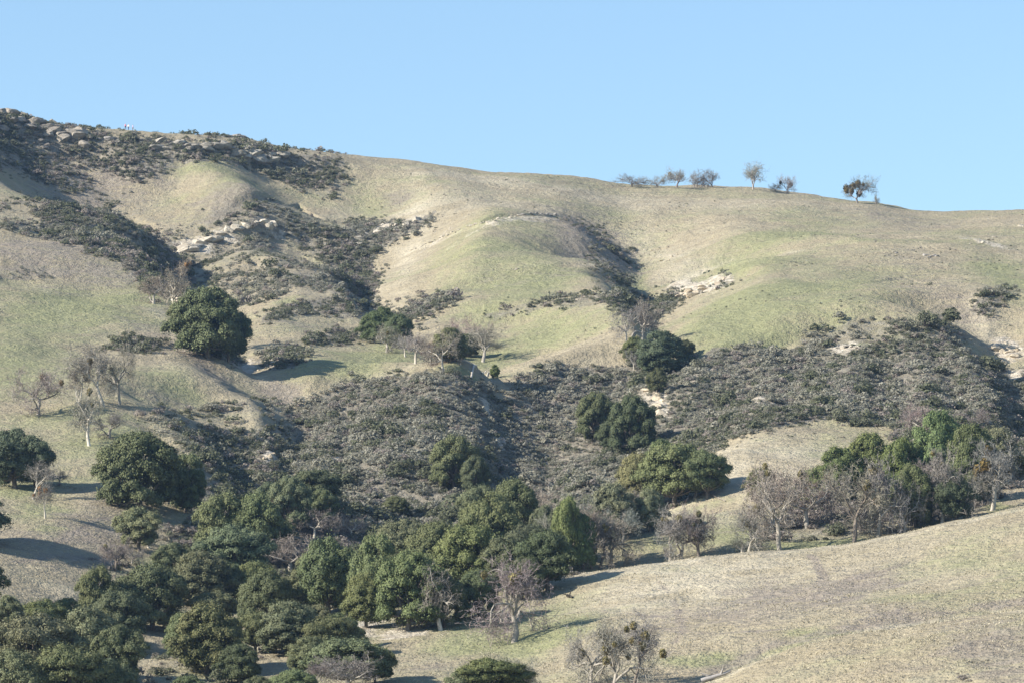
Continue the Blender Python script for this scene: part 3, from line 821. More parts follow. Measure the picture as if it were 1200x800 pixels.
SX = []; 
rs = np.random.default_rng(3)
for ri, (poly, y0, y1, dens, shade, size) in enumerate(SCRUB):
    pu = np.array([p[0] for p in poly]); ua, ub = pu.min() - 10, pu.max() + 10
    area = (ub - ua) * K * (y0 + y1) / 2 * (y1 - y0)
    spacing = 1.0 * size
    n = int(area / (spacing * spacing) * dens * 2.0)
    y = rs.uniform(y0, y1, n); x = (rs.uniform(ua, ub, n) - 600) * K * y * 1.01
    z = ground_z(x, y); u, v = project(x, y, z)
    nu_ = fbm(x, y, 16, 3, 41) * 9; nv_ = fbm(x, y, 16, 3, 47) * 5
    m = region_mask(u + nu_ * 1.3 + rs.normal(0, 6, n), v + nv_ + rs.normal(0, 3, n), y, poly, y0, y1)
    cl = fbm(x, y, 9, 3, 91 + ri)
    ja = np.clip(np.searchsorted(COLS, x / y), 0, len(COLS) - 1); iy = np.clip(np.searchsorted(ROWS, y), 0, len(ROWS) - 1)
    m &= rs.random(n) > np.clip(soil[iy, ja] * 1.5 - .25, 0, .93)
    m &= (cl + rs.uniform(-.35, .35, n)) > (.5 - dens) * 1.45
    x, y, z, u, v, cl = (q[m] for q in (x, y, z, u, v, cl))
    n = len(x)
    if n == 0: continue
    tone = shade + rs.normal(0, .28, n) + fbm(x, y, 24, 3, 17) * 1.0
    tone = np.where(rs.random(n) < .13, 1.8, tone)
    s = .86 * size * rs.lognormal(0, .38, n) * (1 + .35 * fbm(x, y, 15, 2, 19)); bigger = rs.random(n) < .025; s = np.where(bigger, s * 1.9, s); tone = np.where(bigger, 1.0, tone)
    SX.append(np.stack([x, y, z, tone, s, np.full(n, ri)], 1))
# thinner bushes and weeds all over the slopes, few in number
n = 9000; y = rs.uniform(590, 1230, n); x = rs.uniform(-.13, .13, n) * y; z = ground_z(x, y)
m = (fbm(x, y, 45, 3, 333) + fbm(x, y, 12, 2, 334) * .6 > .42)
nn = int(m.sum()); SX.append(np.stack([x[m], y[m], z[m], rs.uniform(.5, 1.9, nn), rs.uniform(.25, .6, nn), np.full(nn, -1)], 1))
SX = np.concatenate(SX)
vis = visible(SX[:, 0], SX[:, 1], SX[:, 2], 1.0) & (np.abs(SX[:, 0] / SX[:, 1]) < .127)
app = np.where(vis, SX[:, 4] / SX[:, 1], 0)
order = np.argsort(-app); big = order[:300]; bigset = np.zeros(len(SX), bool); bigset[big] = True

def merged(rows, name):
    cos = []; tones = []; fcs = []; o = 0
    w = rs.integers(0, len(SH), len(rows)); an = rs.uniform(0, 2 * math.pi, len(rows)); hz = rs.uniform(.7, 1.1, len(rows))
    for k, (c, f) in enumerate(SH):
        m = w == k; R = rows[m]
        if len(R) == 0: continue
        ca = np.cos(an[m])[:, None]; sa = np.sin(an[m])[:, None]; s = R[:, 4][:, None]
        X = (c[None, :, 0] * ca - c[None, :, 1] * sa) * s + R[:, 0][:, None]
        Y = (c[None, :, 0] * sa + c[None, :, 1] * ca) * s + R[:, 1][:, None]
        Z = c[None, :, 2] * s * hz[m][:, None] + R[:, 2][:, None] - .08 * s
        cc = np.stack([X, Y, Z], -1).reshape(-1, 3); n = len(R)
        ff = (f[None] + (np.arange(n) * len(c))[:, None, None]).reshape(-1, 4) + o
        cos.append(cc); fcs.append(ff); tones.append(np.repeat(R[:, 3], len(c))); o += len(cc)
    return mesh_from(name, np.concatenate(cos), np.concatenate(fcs), False, dict(tone=np.concatenate(tones)))
tag(link('sage_scrub', merged(SX[~bigset], 'sage_scrub'), M_SCRUB), 'grey green sage scrub matting the bluffs and gully sides', kind='stuff')

# the bushes that show largest stand on their own
TONES = [.1, .4, .7, 1.0, 1.5, 1.9]
shm = {}
for ti, tn in enumerate(TONES):
    for k in range(3):
        c, f = shrub_proto(300 + k + ti * 7, 420, .085)
        mm = mesh_from('shrub', c, f, False, dict(tone=np.full(len(c), tn))); mm.materials.append(M_SCRUB); shm[ti, k] = mm
def where(x, y):
    u, v = project(x, y, float(ground_z(x, y)))
    if y < 420: return 'at the bottom edge on the nearest spur'
    if v > 690: return 'among the oaks in the lower left canyon' if u < 460 else 'on the near dry grass slope'
    if y < 600: return 'among the oaks of the central canyon' if u < 600 else ('below the right hand oak grove' if u > 860 else 'beside the bare trees left of the near hill crest')
    if v > 560: return 'beneath the oaks at the foot of the scrub bluffs' if u < 620 else ('round the spreading oak below the pale cliff' if u < 870 else 'behind the right hand oak grove')
    if u < 350: return 'on the rough nose above the big round oak at left'
    if u < 600: return 'on the central scrub bluff'
    if u < 775: return 'on the scrub bluff round the two dark oaks'
    return 'on the wide scrub bluff at right'
kindw = ['pale grey sage bush', 'grey green sage bush', 'olive green bush', 'dark green bush', 'brownish thin bush', 'leafless brown bush']
for i in big:
    x, y, z, tn, s, ri = SX[i]
    ti = int(np.argmin([abs(tn - q) for q in TONES]))
    o = link('sage_bush', shm[ti, int(rs.integers(0, 3))])
    o.location = (x, y, z - .08 * s); o.scale = (s, s, s * rs.uniform(.75, 1.05)); o.rotation_euler = (0, 0, rs.uniform(0, 6.28))
    w_ = where(x, y)
    tag(o, kindw[ti] + ' ' + w_, 'bush', kindw[ti].replace('bush', 'bushes') + ' ' + w_)

# dry grass blades on the near slopes
n = 60000; y = 375 + (rs.random(n) ** 1.2) * 260; x = rs.uniform(-.13, .13, n) * y; z = ground_z(x, y)
m = visible(x, y, z, .1) & (fbm(x, y, 4, 3, 555) + rs.uniform(-.3, .3, n) > 0); x, y, z = x[m], y[m], z[m]; n = len(x)
cen = np.stack([x, y, z], 1); parts = []
for k in range(4):
    a = rs.uniform(0, 6.28, n); d = np.stack([np.cos(a), np.sin(a), 0 * x], 1); o_ = rs.normal(0, .12, (n, 3)); o_[:, 2] = 0
    wd = rs.uniform(.02, .05, n)[:, None]; l = rs.normal(0, .10, (n, 3)); l[:, 2] = rs.uniform(.06, .16, n)
    p = np.stack([cen + o_ - d * wd, cen + o_ + d * wd, cen + o_ + d * wd * .6 + l, cen + o_ - d * wd * .6 + l], 1).reshape(-1, 3)
    parts.append((p, np.arange(n * 4).reshape(n, 4)))
c, f = join(parts)
t = NT('dry_blades'); t.out(t.mix(t.ramp(t.noise(.3, 4, .7, t.pos()), .4, .6), (.30, .265, .185), (.40, .36, .265)))
tag(link('dry_grass', mesh_from('dry_grass', c, f), t.m), 'dry grass on the near slopes', kind='stuff')

# ------------------------------------------------------------------ evergreen oaks
OAKP = {}
for sh, seeds in (('round', (11, 12, 13)), ('wide', (21, 22)), ('tall', (31, 32)), ('rough', (41, 42)), ('twin', (51,))):
    for sd in seeds:
        cr, tr = oak_proto(sd, sh)
        mc = mesh_from('crown', *cr); mc.materials.append(M_OAK)
        mt = mesh_from('trunk', *tr, smooth=True); mt.materials.append(M_DARKBARK)
        OAKP.setdefault(sh, []).append((mc, mt))

def live_oak(u, vb, w, vt, shape, label, tint=(1, 1, 1), lo=380.0, group=None, name='live_oak'):
    x, y, z = trace(u, vb, GZ, lo=lo)
    px = K * y; W = w * px * 1.07; Hh = (vb - vt) * px * 1.10
    root = bpy.data.objects.new(name, None); C.objects.link(root); root.empty_display_size = 1
    root.location = (x, y, z - .085 * Hh); root.scale = (W, W * random.uniform(.85, 1.0), Hh); root.rotation_euler = (0, 0, random.choice((0, math.pi)) + random.uniform(-.5, .5))
    mc, mt = random.choice(OAKP[shape])
    k = random.uniform(.85, 1.25)
    for nm, me_ in (('crown', mc), ('trunk', mt)):
        o = link(nm, me_, None, root)
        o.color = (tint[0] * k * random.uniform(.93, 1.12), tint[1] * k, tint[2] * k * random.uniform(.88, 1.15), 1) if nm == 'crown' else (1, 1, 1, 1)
    tag(root, label, 'tree', group)
    return root
random.seed(5)
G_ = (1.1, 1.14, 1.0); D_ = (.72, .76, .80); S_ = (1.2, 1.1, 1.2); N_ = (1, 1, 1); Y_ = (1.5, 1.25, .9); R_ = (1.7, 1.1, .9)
OAKS = [
 (-78,705,120,610,'round','oak almost wholly cut off by the left edge, throwing the big lower shadow',N_),
 (-40,720,80,640,'wide','oak tip at the left edge just above the lower left corner wood',N_),
 (-60,640,130,555,'round','oak sliver at the left edge below the dark bushy oak',N_),
 (18,572,78,497,'round','dark bushy oak cut off by the left edge above the first cast shadow',D_),
 (-8,560,50,508,'round','dark oak half out of the frame at the left edge',D_),
 (40,570,44,518,'rough','small dark oak leaning out to the right of the left edge oak',D_),
 (163,600,98,499,'round','large isolated bushy oak standing left of the scrub bluffs',(1.02,1.0,.9)),
 (218,600,52,527,'tall','narrow oak joined to the right side of the large isolated oak',(.8,.85,.8)),
 (162,645,56,590,'rough','dull greyish oak with bare limbs below the large isolated oak',S_),
 (258,655,68,573,'tall','tall twin domed oak at the upper left of the canyon wood',G_),
 (300,662,66,572,'round','rounded oak right beside the twin domed oak in the canyon',G_),
 (276,690,84,612,'wide','broad oak filling the slope below the twin domed oak',N_),
 (338,622,52,553,'round','green oak at the foot of the scrub, left of the shadowed hollow',N_),
 (376,614,40,570,'round','pale green round oak next to the shadowed hollow',(1.25,1.2,1.25)),
 (368,596,60,548,'wide','oak crown behind the pale green round oak, against the scrub',(.85,.9,.85)),
 (315,610,40,562,'round','low oak behind the canyon oaks, under the rocky nose',N_),
 (235,710,74,643,'round','rounded oak in the middle of the left canyon clearing',(1.1,1.05,1.0)),
 (262,706,50,655,'rough','ragged oak on the right shoulder of the clearing oak',(.85,.85,.85)),
 (178,738,86,655,'round','dark round oak right of the big cast shadow at left',D_),
 (112,732,52,660,'tall','pale green oak left of the dark round oak',G_),
 (140,760,66,690,'wide','low spreading oak below the dark round oak',N_),
 (8,748,40,694,'round','small rounded oak in the lower left corner wood, at the edge',N_),
 (48,752,62,700,'wide','oak at the upper rim of the lower left wood under the big shadow',(.9,.95,.8)),
 (78,742,40,698,'round','round oak on the rim of the lower left wood beside the pale green oak',(.95,1,.85)),
 (38,800,96,716,'wide','broad greyish oak in the lower left wood',S_),
 (102,795,88,708,'round','large oak in the middle of the lower left wood',N_),
 (140,800,60,728,'rough','ragged oak on the right end of the lower left wood above the shadow',(1.0,1.0,.9)),
 (80,838,90,752,'wide','oak at the bottom edge of the lower left wood',G_),
 (10,840,80,757,'round','oak in the very bottom left corner',N_),
 (128,836,60,768,'round','dark oak at the bottom edge beside the shadowed grass',D_),
 (242,790,82,703,'round','full rounded oak standing alone left of the bottom clearing',(1.08,1.05,1.0)),
 (214,772,44,716,'round','smaller oak against the left side of the full rounded oak',G_),
 (312,738,66,664,'round','oak in the middle of the canyon below the leafless thicket',N_),
 (346,728,50,672,'rough','greyish oak beneath the leafless thicket',S_),
 (300,765,54,715,'wide','oak between the full rounded oak and the canyon oaks',(.95,.97,.9)),
 (340,768,78,702,'round','broad canyon oak above the dark shaded hollow',N_),
 (386,722,76,624,'round','bright green domed oak left of the main oak wood',G_),
 (362,706,44,646,'tall','narrow oak on the left of the bright green domed oak',N_),
 (408,716,42,652,'tall','oak squeezed between the bright domed oak and the main wood',G_),
 (440,722,62,621,'tall','tall pale green oak at the left end of the main oak wood',G_),
 (430,735,60,668,'round','low oak at the front left of the main oak wood over the red earth',(.92,.95,.85)),
 (480,738,84,640,'round','big dark green oak at the front of the main oak wood',(.9,.95,.82)),
 (468,675,66,606,'wide','oak at the back left of the main wood below the grassy gap',N_),
 (512,690,72,606,'round','oak in the upper middle of the main wood',(1.0,1.02,.88)),
 (520,735,56,668,'round','dark oak at the front of the main wood behind the pale bare tree',D_),
 (552,700,84,612,'wide','broad oak in the heart of the main wood',(.95,.98,.86)),
 (575,655,64,572,'round','high crowned oak at the back of the main wood',(1.02,1.03,.9)),
 (560,622,54,566,'tall','oak reaching up into the scrub at the back of the main wood',N_),
 (602,634,62,556,'round','topmost oak of the main wood under the bluff gully',(.88,.92,.86)),
 (596,692,70,624,'round','dark oak in the front right of the main wood',D_),
 (640,692,66,620,'wide','dark shaded oak at the right end of the main wood',D_),
 (664,672,40,577,'tall','tall narrow oak right of the white dead limbs',(.95,1.05,.85)),
 (684,668,40,598,'tall','small dark upright oak at the edge of the near hill crest',(.8,.92,.75)),
 (640,640,34,588,'rough','grey green oak behind the white dead limbs',S_),
 (388,772,68,722,'wide','flat topped oak above the bottom edge clearing',(1.05,1.0,1.0)),
 (370,748,44,706,'round','greyish small oak above the flat topped oak',S_),
 (410,806,96,746,'wide','wide oak at the bottom edge left of the cleared slope',N_),
 (440,800,44,752,'round','oak on the right shoulder of the wide bottom edge oak',(.95,.97,.85)),
 (345,822,56,782,'round','small oak on the bottom edge, left of the bare white stems',G_),
 (220,826,44,790,'round','low oak cut by the bottom edge under the bottom clearing',G_),
 (302,822,40,790,'round','tiny rounded oak on the bottom edge right of the clearing',N_),
 (578,822,86,769,'wide','oak rising from the bottom edge below the lone bare tree',(1.05,1.0,.85)),
 (540,826,44,784,'round','oak on the bottom edge at the left of the one below the bare tree',N_),
 (532,575,62,505,'round','solitary light green oak in the middle of the scrub bluff',(1.15,1.2,1.1)),
 (556,580,34,530,'round','dark low oak in the shadow right of the solitary scrub oak',D_),
 (464,605,34,580,'round','small grey green tree at the foot of the scrub near the grassy gap',S_),
 (698,518,50,455,'round','left one of the pair of dark oaks below the pale cliff',(1.05,1.05,.9)),
 (740,536,56,457,'round','right one of the pair of dark oaks below the pale cliff',D_),
 (718,530,38,485,'rough','dark underwood tree between the pair of dark oaks',D_),
 (776,440,62,385,'round','dark oak in the upper right gully mouth below the small cliff',D_),
 (746,426,34,392,'round','small oak at the left of the gully mouth oak',(.9,.95,.8)),
 (770,462,24,428,'round','small dark oak hanging below the gully mouth oak',D_),
 (805,420,18,396,'round','smallest bush like oak at the right of the gully mouth oak',D_),
 (792,594,84,516,'wide','spreading oak leaning right over the dry bench',(1.0,1.06,1.0)),
 (828,585,54,524,'wide','right half of the spreading oak group by the dry bench',(.95,.97,.9)),
 (750,600,62,528,'round','pale oak on the left of the spreading oak group',(1.3,1.2,1.1)),
 (718,630,56,562,'round','grey green oak lowest of the spreading oak group',S_),
 (776,560,40,512,'tall','oak top sticking up at the back of the spreading oak group',G_),
 (762,622,40,570,'round','dull oak at the lower edge of the spreading oak group',S_),
 (242,420,84,330,'round','big dark round oak alone in the left gully',(.68,.76,.80)),
 (268,424,48,352,'round','lower right side oak touching the big round oak',(.66,.74,.78)),
 (214,396,34,346,'rough','small oak tucked behind the left of the big round oak',(.9,.95,.9)),
 (438,402,36,364,'round','left oak of the little wood in the middle valley',(.95,1.02,.8)),
 (446,394,36,357,'round','highest oak of the little wood in the middle valley',(.8,.9,.75)),
 (468,408,36,365,'round','right dark oak of the little wood in the middle valley',D_),
 (528,424,44,382,'round','brownish green oak behind the bare trees on the middle bench',(1.2,1.1,.95)),
 (548,418,30,390,'round','small dark oak at the right of the brownish green one',(.9,.9,.85)),
 (580,443,12,426,'tall','tiny bright green tree beside the fallen grey logs',(1.0,1.2,.8)),
 (893,585,38,545,'round','lone round topped oak above the bare trees left of the grove',(1.15,1.1,.95)),
 (958,590,50,545,'round','low dark oak at the left end of the right hand grove',(.85,.95,.75)),
 (984,590,58,520,'tall','stepped oak in the left part of the right hand grove',(1.05,1.1,.8)),
 (1020,585,62,502,'round','yellow green topped oak in the middle of the right hand grove',(1.2,1.25,.85)),
 (1056,590,52,508,'tall','oak with a bright pointed top right of the yellow green one',(1.05,1.15,.8)),
 (1072,618,52,540,'tall','lower front oak of the right hand grove',(.9,1.0,.85)),
 (1102,580,70,476,'round','highest oak of the right hand grove against the scrub',(.85,.95,.75)),
 (1140,590,66,492,'round','dark broad oak behind the highest grove oak',(.8,.9,.75)),
 (1168,570,50,498,'wide','grey green oak at the right end of the grove',S_),
 (1150,560,40,516,'round','golden topped oak in the right end of the grove',(1.5,1.35,.7)),
 (1190,560,34,530,'rough','rusty yellow tree top at the right end of the grove',Y_),
 (1120,612,46,552,'round','dark low oak behind the pale stems in the grove',D_),
 (205,682,50,632,'rough','dull oak between the left slope and the canyon wood',S_),
 (250,735,56,690,'wide','low oak under the clearing oak in the canyon',N_),
 (290,640,60,590,'round','inner oak below the twin domed oak',N_),
 (326,655,50,606,'round','oak in the gap above the purplish thicket',(.95,.97,.85)),
 (300,708,60,656,'round','oak immediately left of the purplish thicket',G_),
 (410,690,46,640,'round','low rounded oak behind the left end of the main wood',N_),
 (455,706,60,650,'round','mid wood oak behind the big front oak',G_),
 (500,668,56,612,'wide','oak under the grassy gap in the main wood',(.9,.95,.82)),
 (540,672,60,618,'round','central back oak of the main wood',N_),
 (620,668,56,612,'wide','inner dark oak by the white dead limbs',D_),
 (560,724,56,664,'round','front right oak of the main wood beside its long shade',D_),
 (612,702,50,650,'round','dark oak at the shaded right corner of the main wood',D_),
 (400,760,50,716,'rough','ragged oak over the red earth bank',N_),
 (60,775,60,726,'round','inner oak of the lower left wood',G_),
 (120,765,50,712,'round','oak of the lower left wood below the tall pale green one',N_),
 (20,775,60,730,'round','oak of the lower left wood near the frame edge',(.9,.92,.85)),
 (60,815,70,770,'round','bottom middle oak of the lower left wood',S_),
 (365,790,60,744,'round','oak right of the shaded bottom hollow',(.9,.95,.85)),
 (280,800,50,752,'round','dark oak in the shaded bottom hollow',D_),
 (655,655,40,612,'round','dark filler oak left of the narrow upright one',D_),
 (1035,600,44,552,'round','shaded oak under the yellow green topped oak',D_),
]
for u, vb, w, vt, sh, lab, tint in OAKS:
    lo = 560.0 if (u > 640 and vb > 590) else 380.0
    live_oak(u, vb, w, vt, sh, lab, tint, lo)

# ------------------------------------------------------------------ leafless oaks with mistletoe
BAREP = {}
for st, seeds in (('vase', (1, 2, 3)), ('wide', (4, 5)), ('tall', (6, 7)), ('gnarly', (8, 9))):
    for sd in seeds:
        (lc, lf), (tc, tf), spots = bare_proto(sd, st)
        ml = mesh_from('trunk', lc, lf, True); ml.materials.append(M_BARK)
        mt = mesh_from('twigs', tc, tf); mt.materials.append(M_TWIG)
        BAREP.setdefault(st, []).append((ml, mt, spots))
MB_ = []
for k in range(3):
    c, f = ball_proto(70 + k); mm = mesh_from('mistletoe_ball', c, f); mm.materials.append(M_MIST); MB_.append(mm)

def bare_oak(u, vb, w, vt, style, label, col=(1, 1, 1), balls=0, lo=380.0, twig=1, bt=(1, 1, 1), bs=1.0, cat='tree', name='leafless_oak', group=None, tilt=0):
    x, y, z = trace(u, vb, GZ, lo=lo)
    g_ = 1.15 if y > 1100 else 1.17; px = K * y * g_; W = w * px; Hh = (vb - vt) * px
    root = bpy.data.objects.new(name, None); C.objects.link(root)
    root.location = (x, y, z - (.26 * Hh if y > 1100 else .05)); root.scale = (W * (1.2 if y > 1100 else 1), W * .95, Hh * (1.3 if y > 1100 else 1)); root.rotation_euler = (0, tilt, random.uniform(0, 6.28) if not tilt else 0)
    ml, mt, spots = random.choice(BAREP[style])
    o = link('trunk', ml, None, root); o.color = (*col, 1)
    if twig:
        o = link('twigs', mt, None, root); o.color = (*[q * random.uniform(.92, 1.08) for q in (twig if isinstance(twig, tuple) else (1, 1, 1))], 1)
    # mistletoe high in the crown
    if balls:
        cand = spots[spots[:, 2] > .45]; idx = np.random.default_rng(int(u) + 7).permutation(len(cand))[:balls]
        for i in idx:
            d = bs * random.uniform(.55, 1.2) * min(1.25, .09 * (vb - vt) * px + .25)
            o = link('mistletoe', random.choice(MB_), None, root)
            o.location = cand[i]; o.scale = (d / W, d / W / .95, d / Hh * 1.1); o.color = (*bt, 1)
    tag(root, label, cat, group)
    return root
P_ = (1.2, 1.17, 1.12); DK = (.5, .45, .42); B_ = (.82, .8, .77)
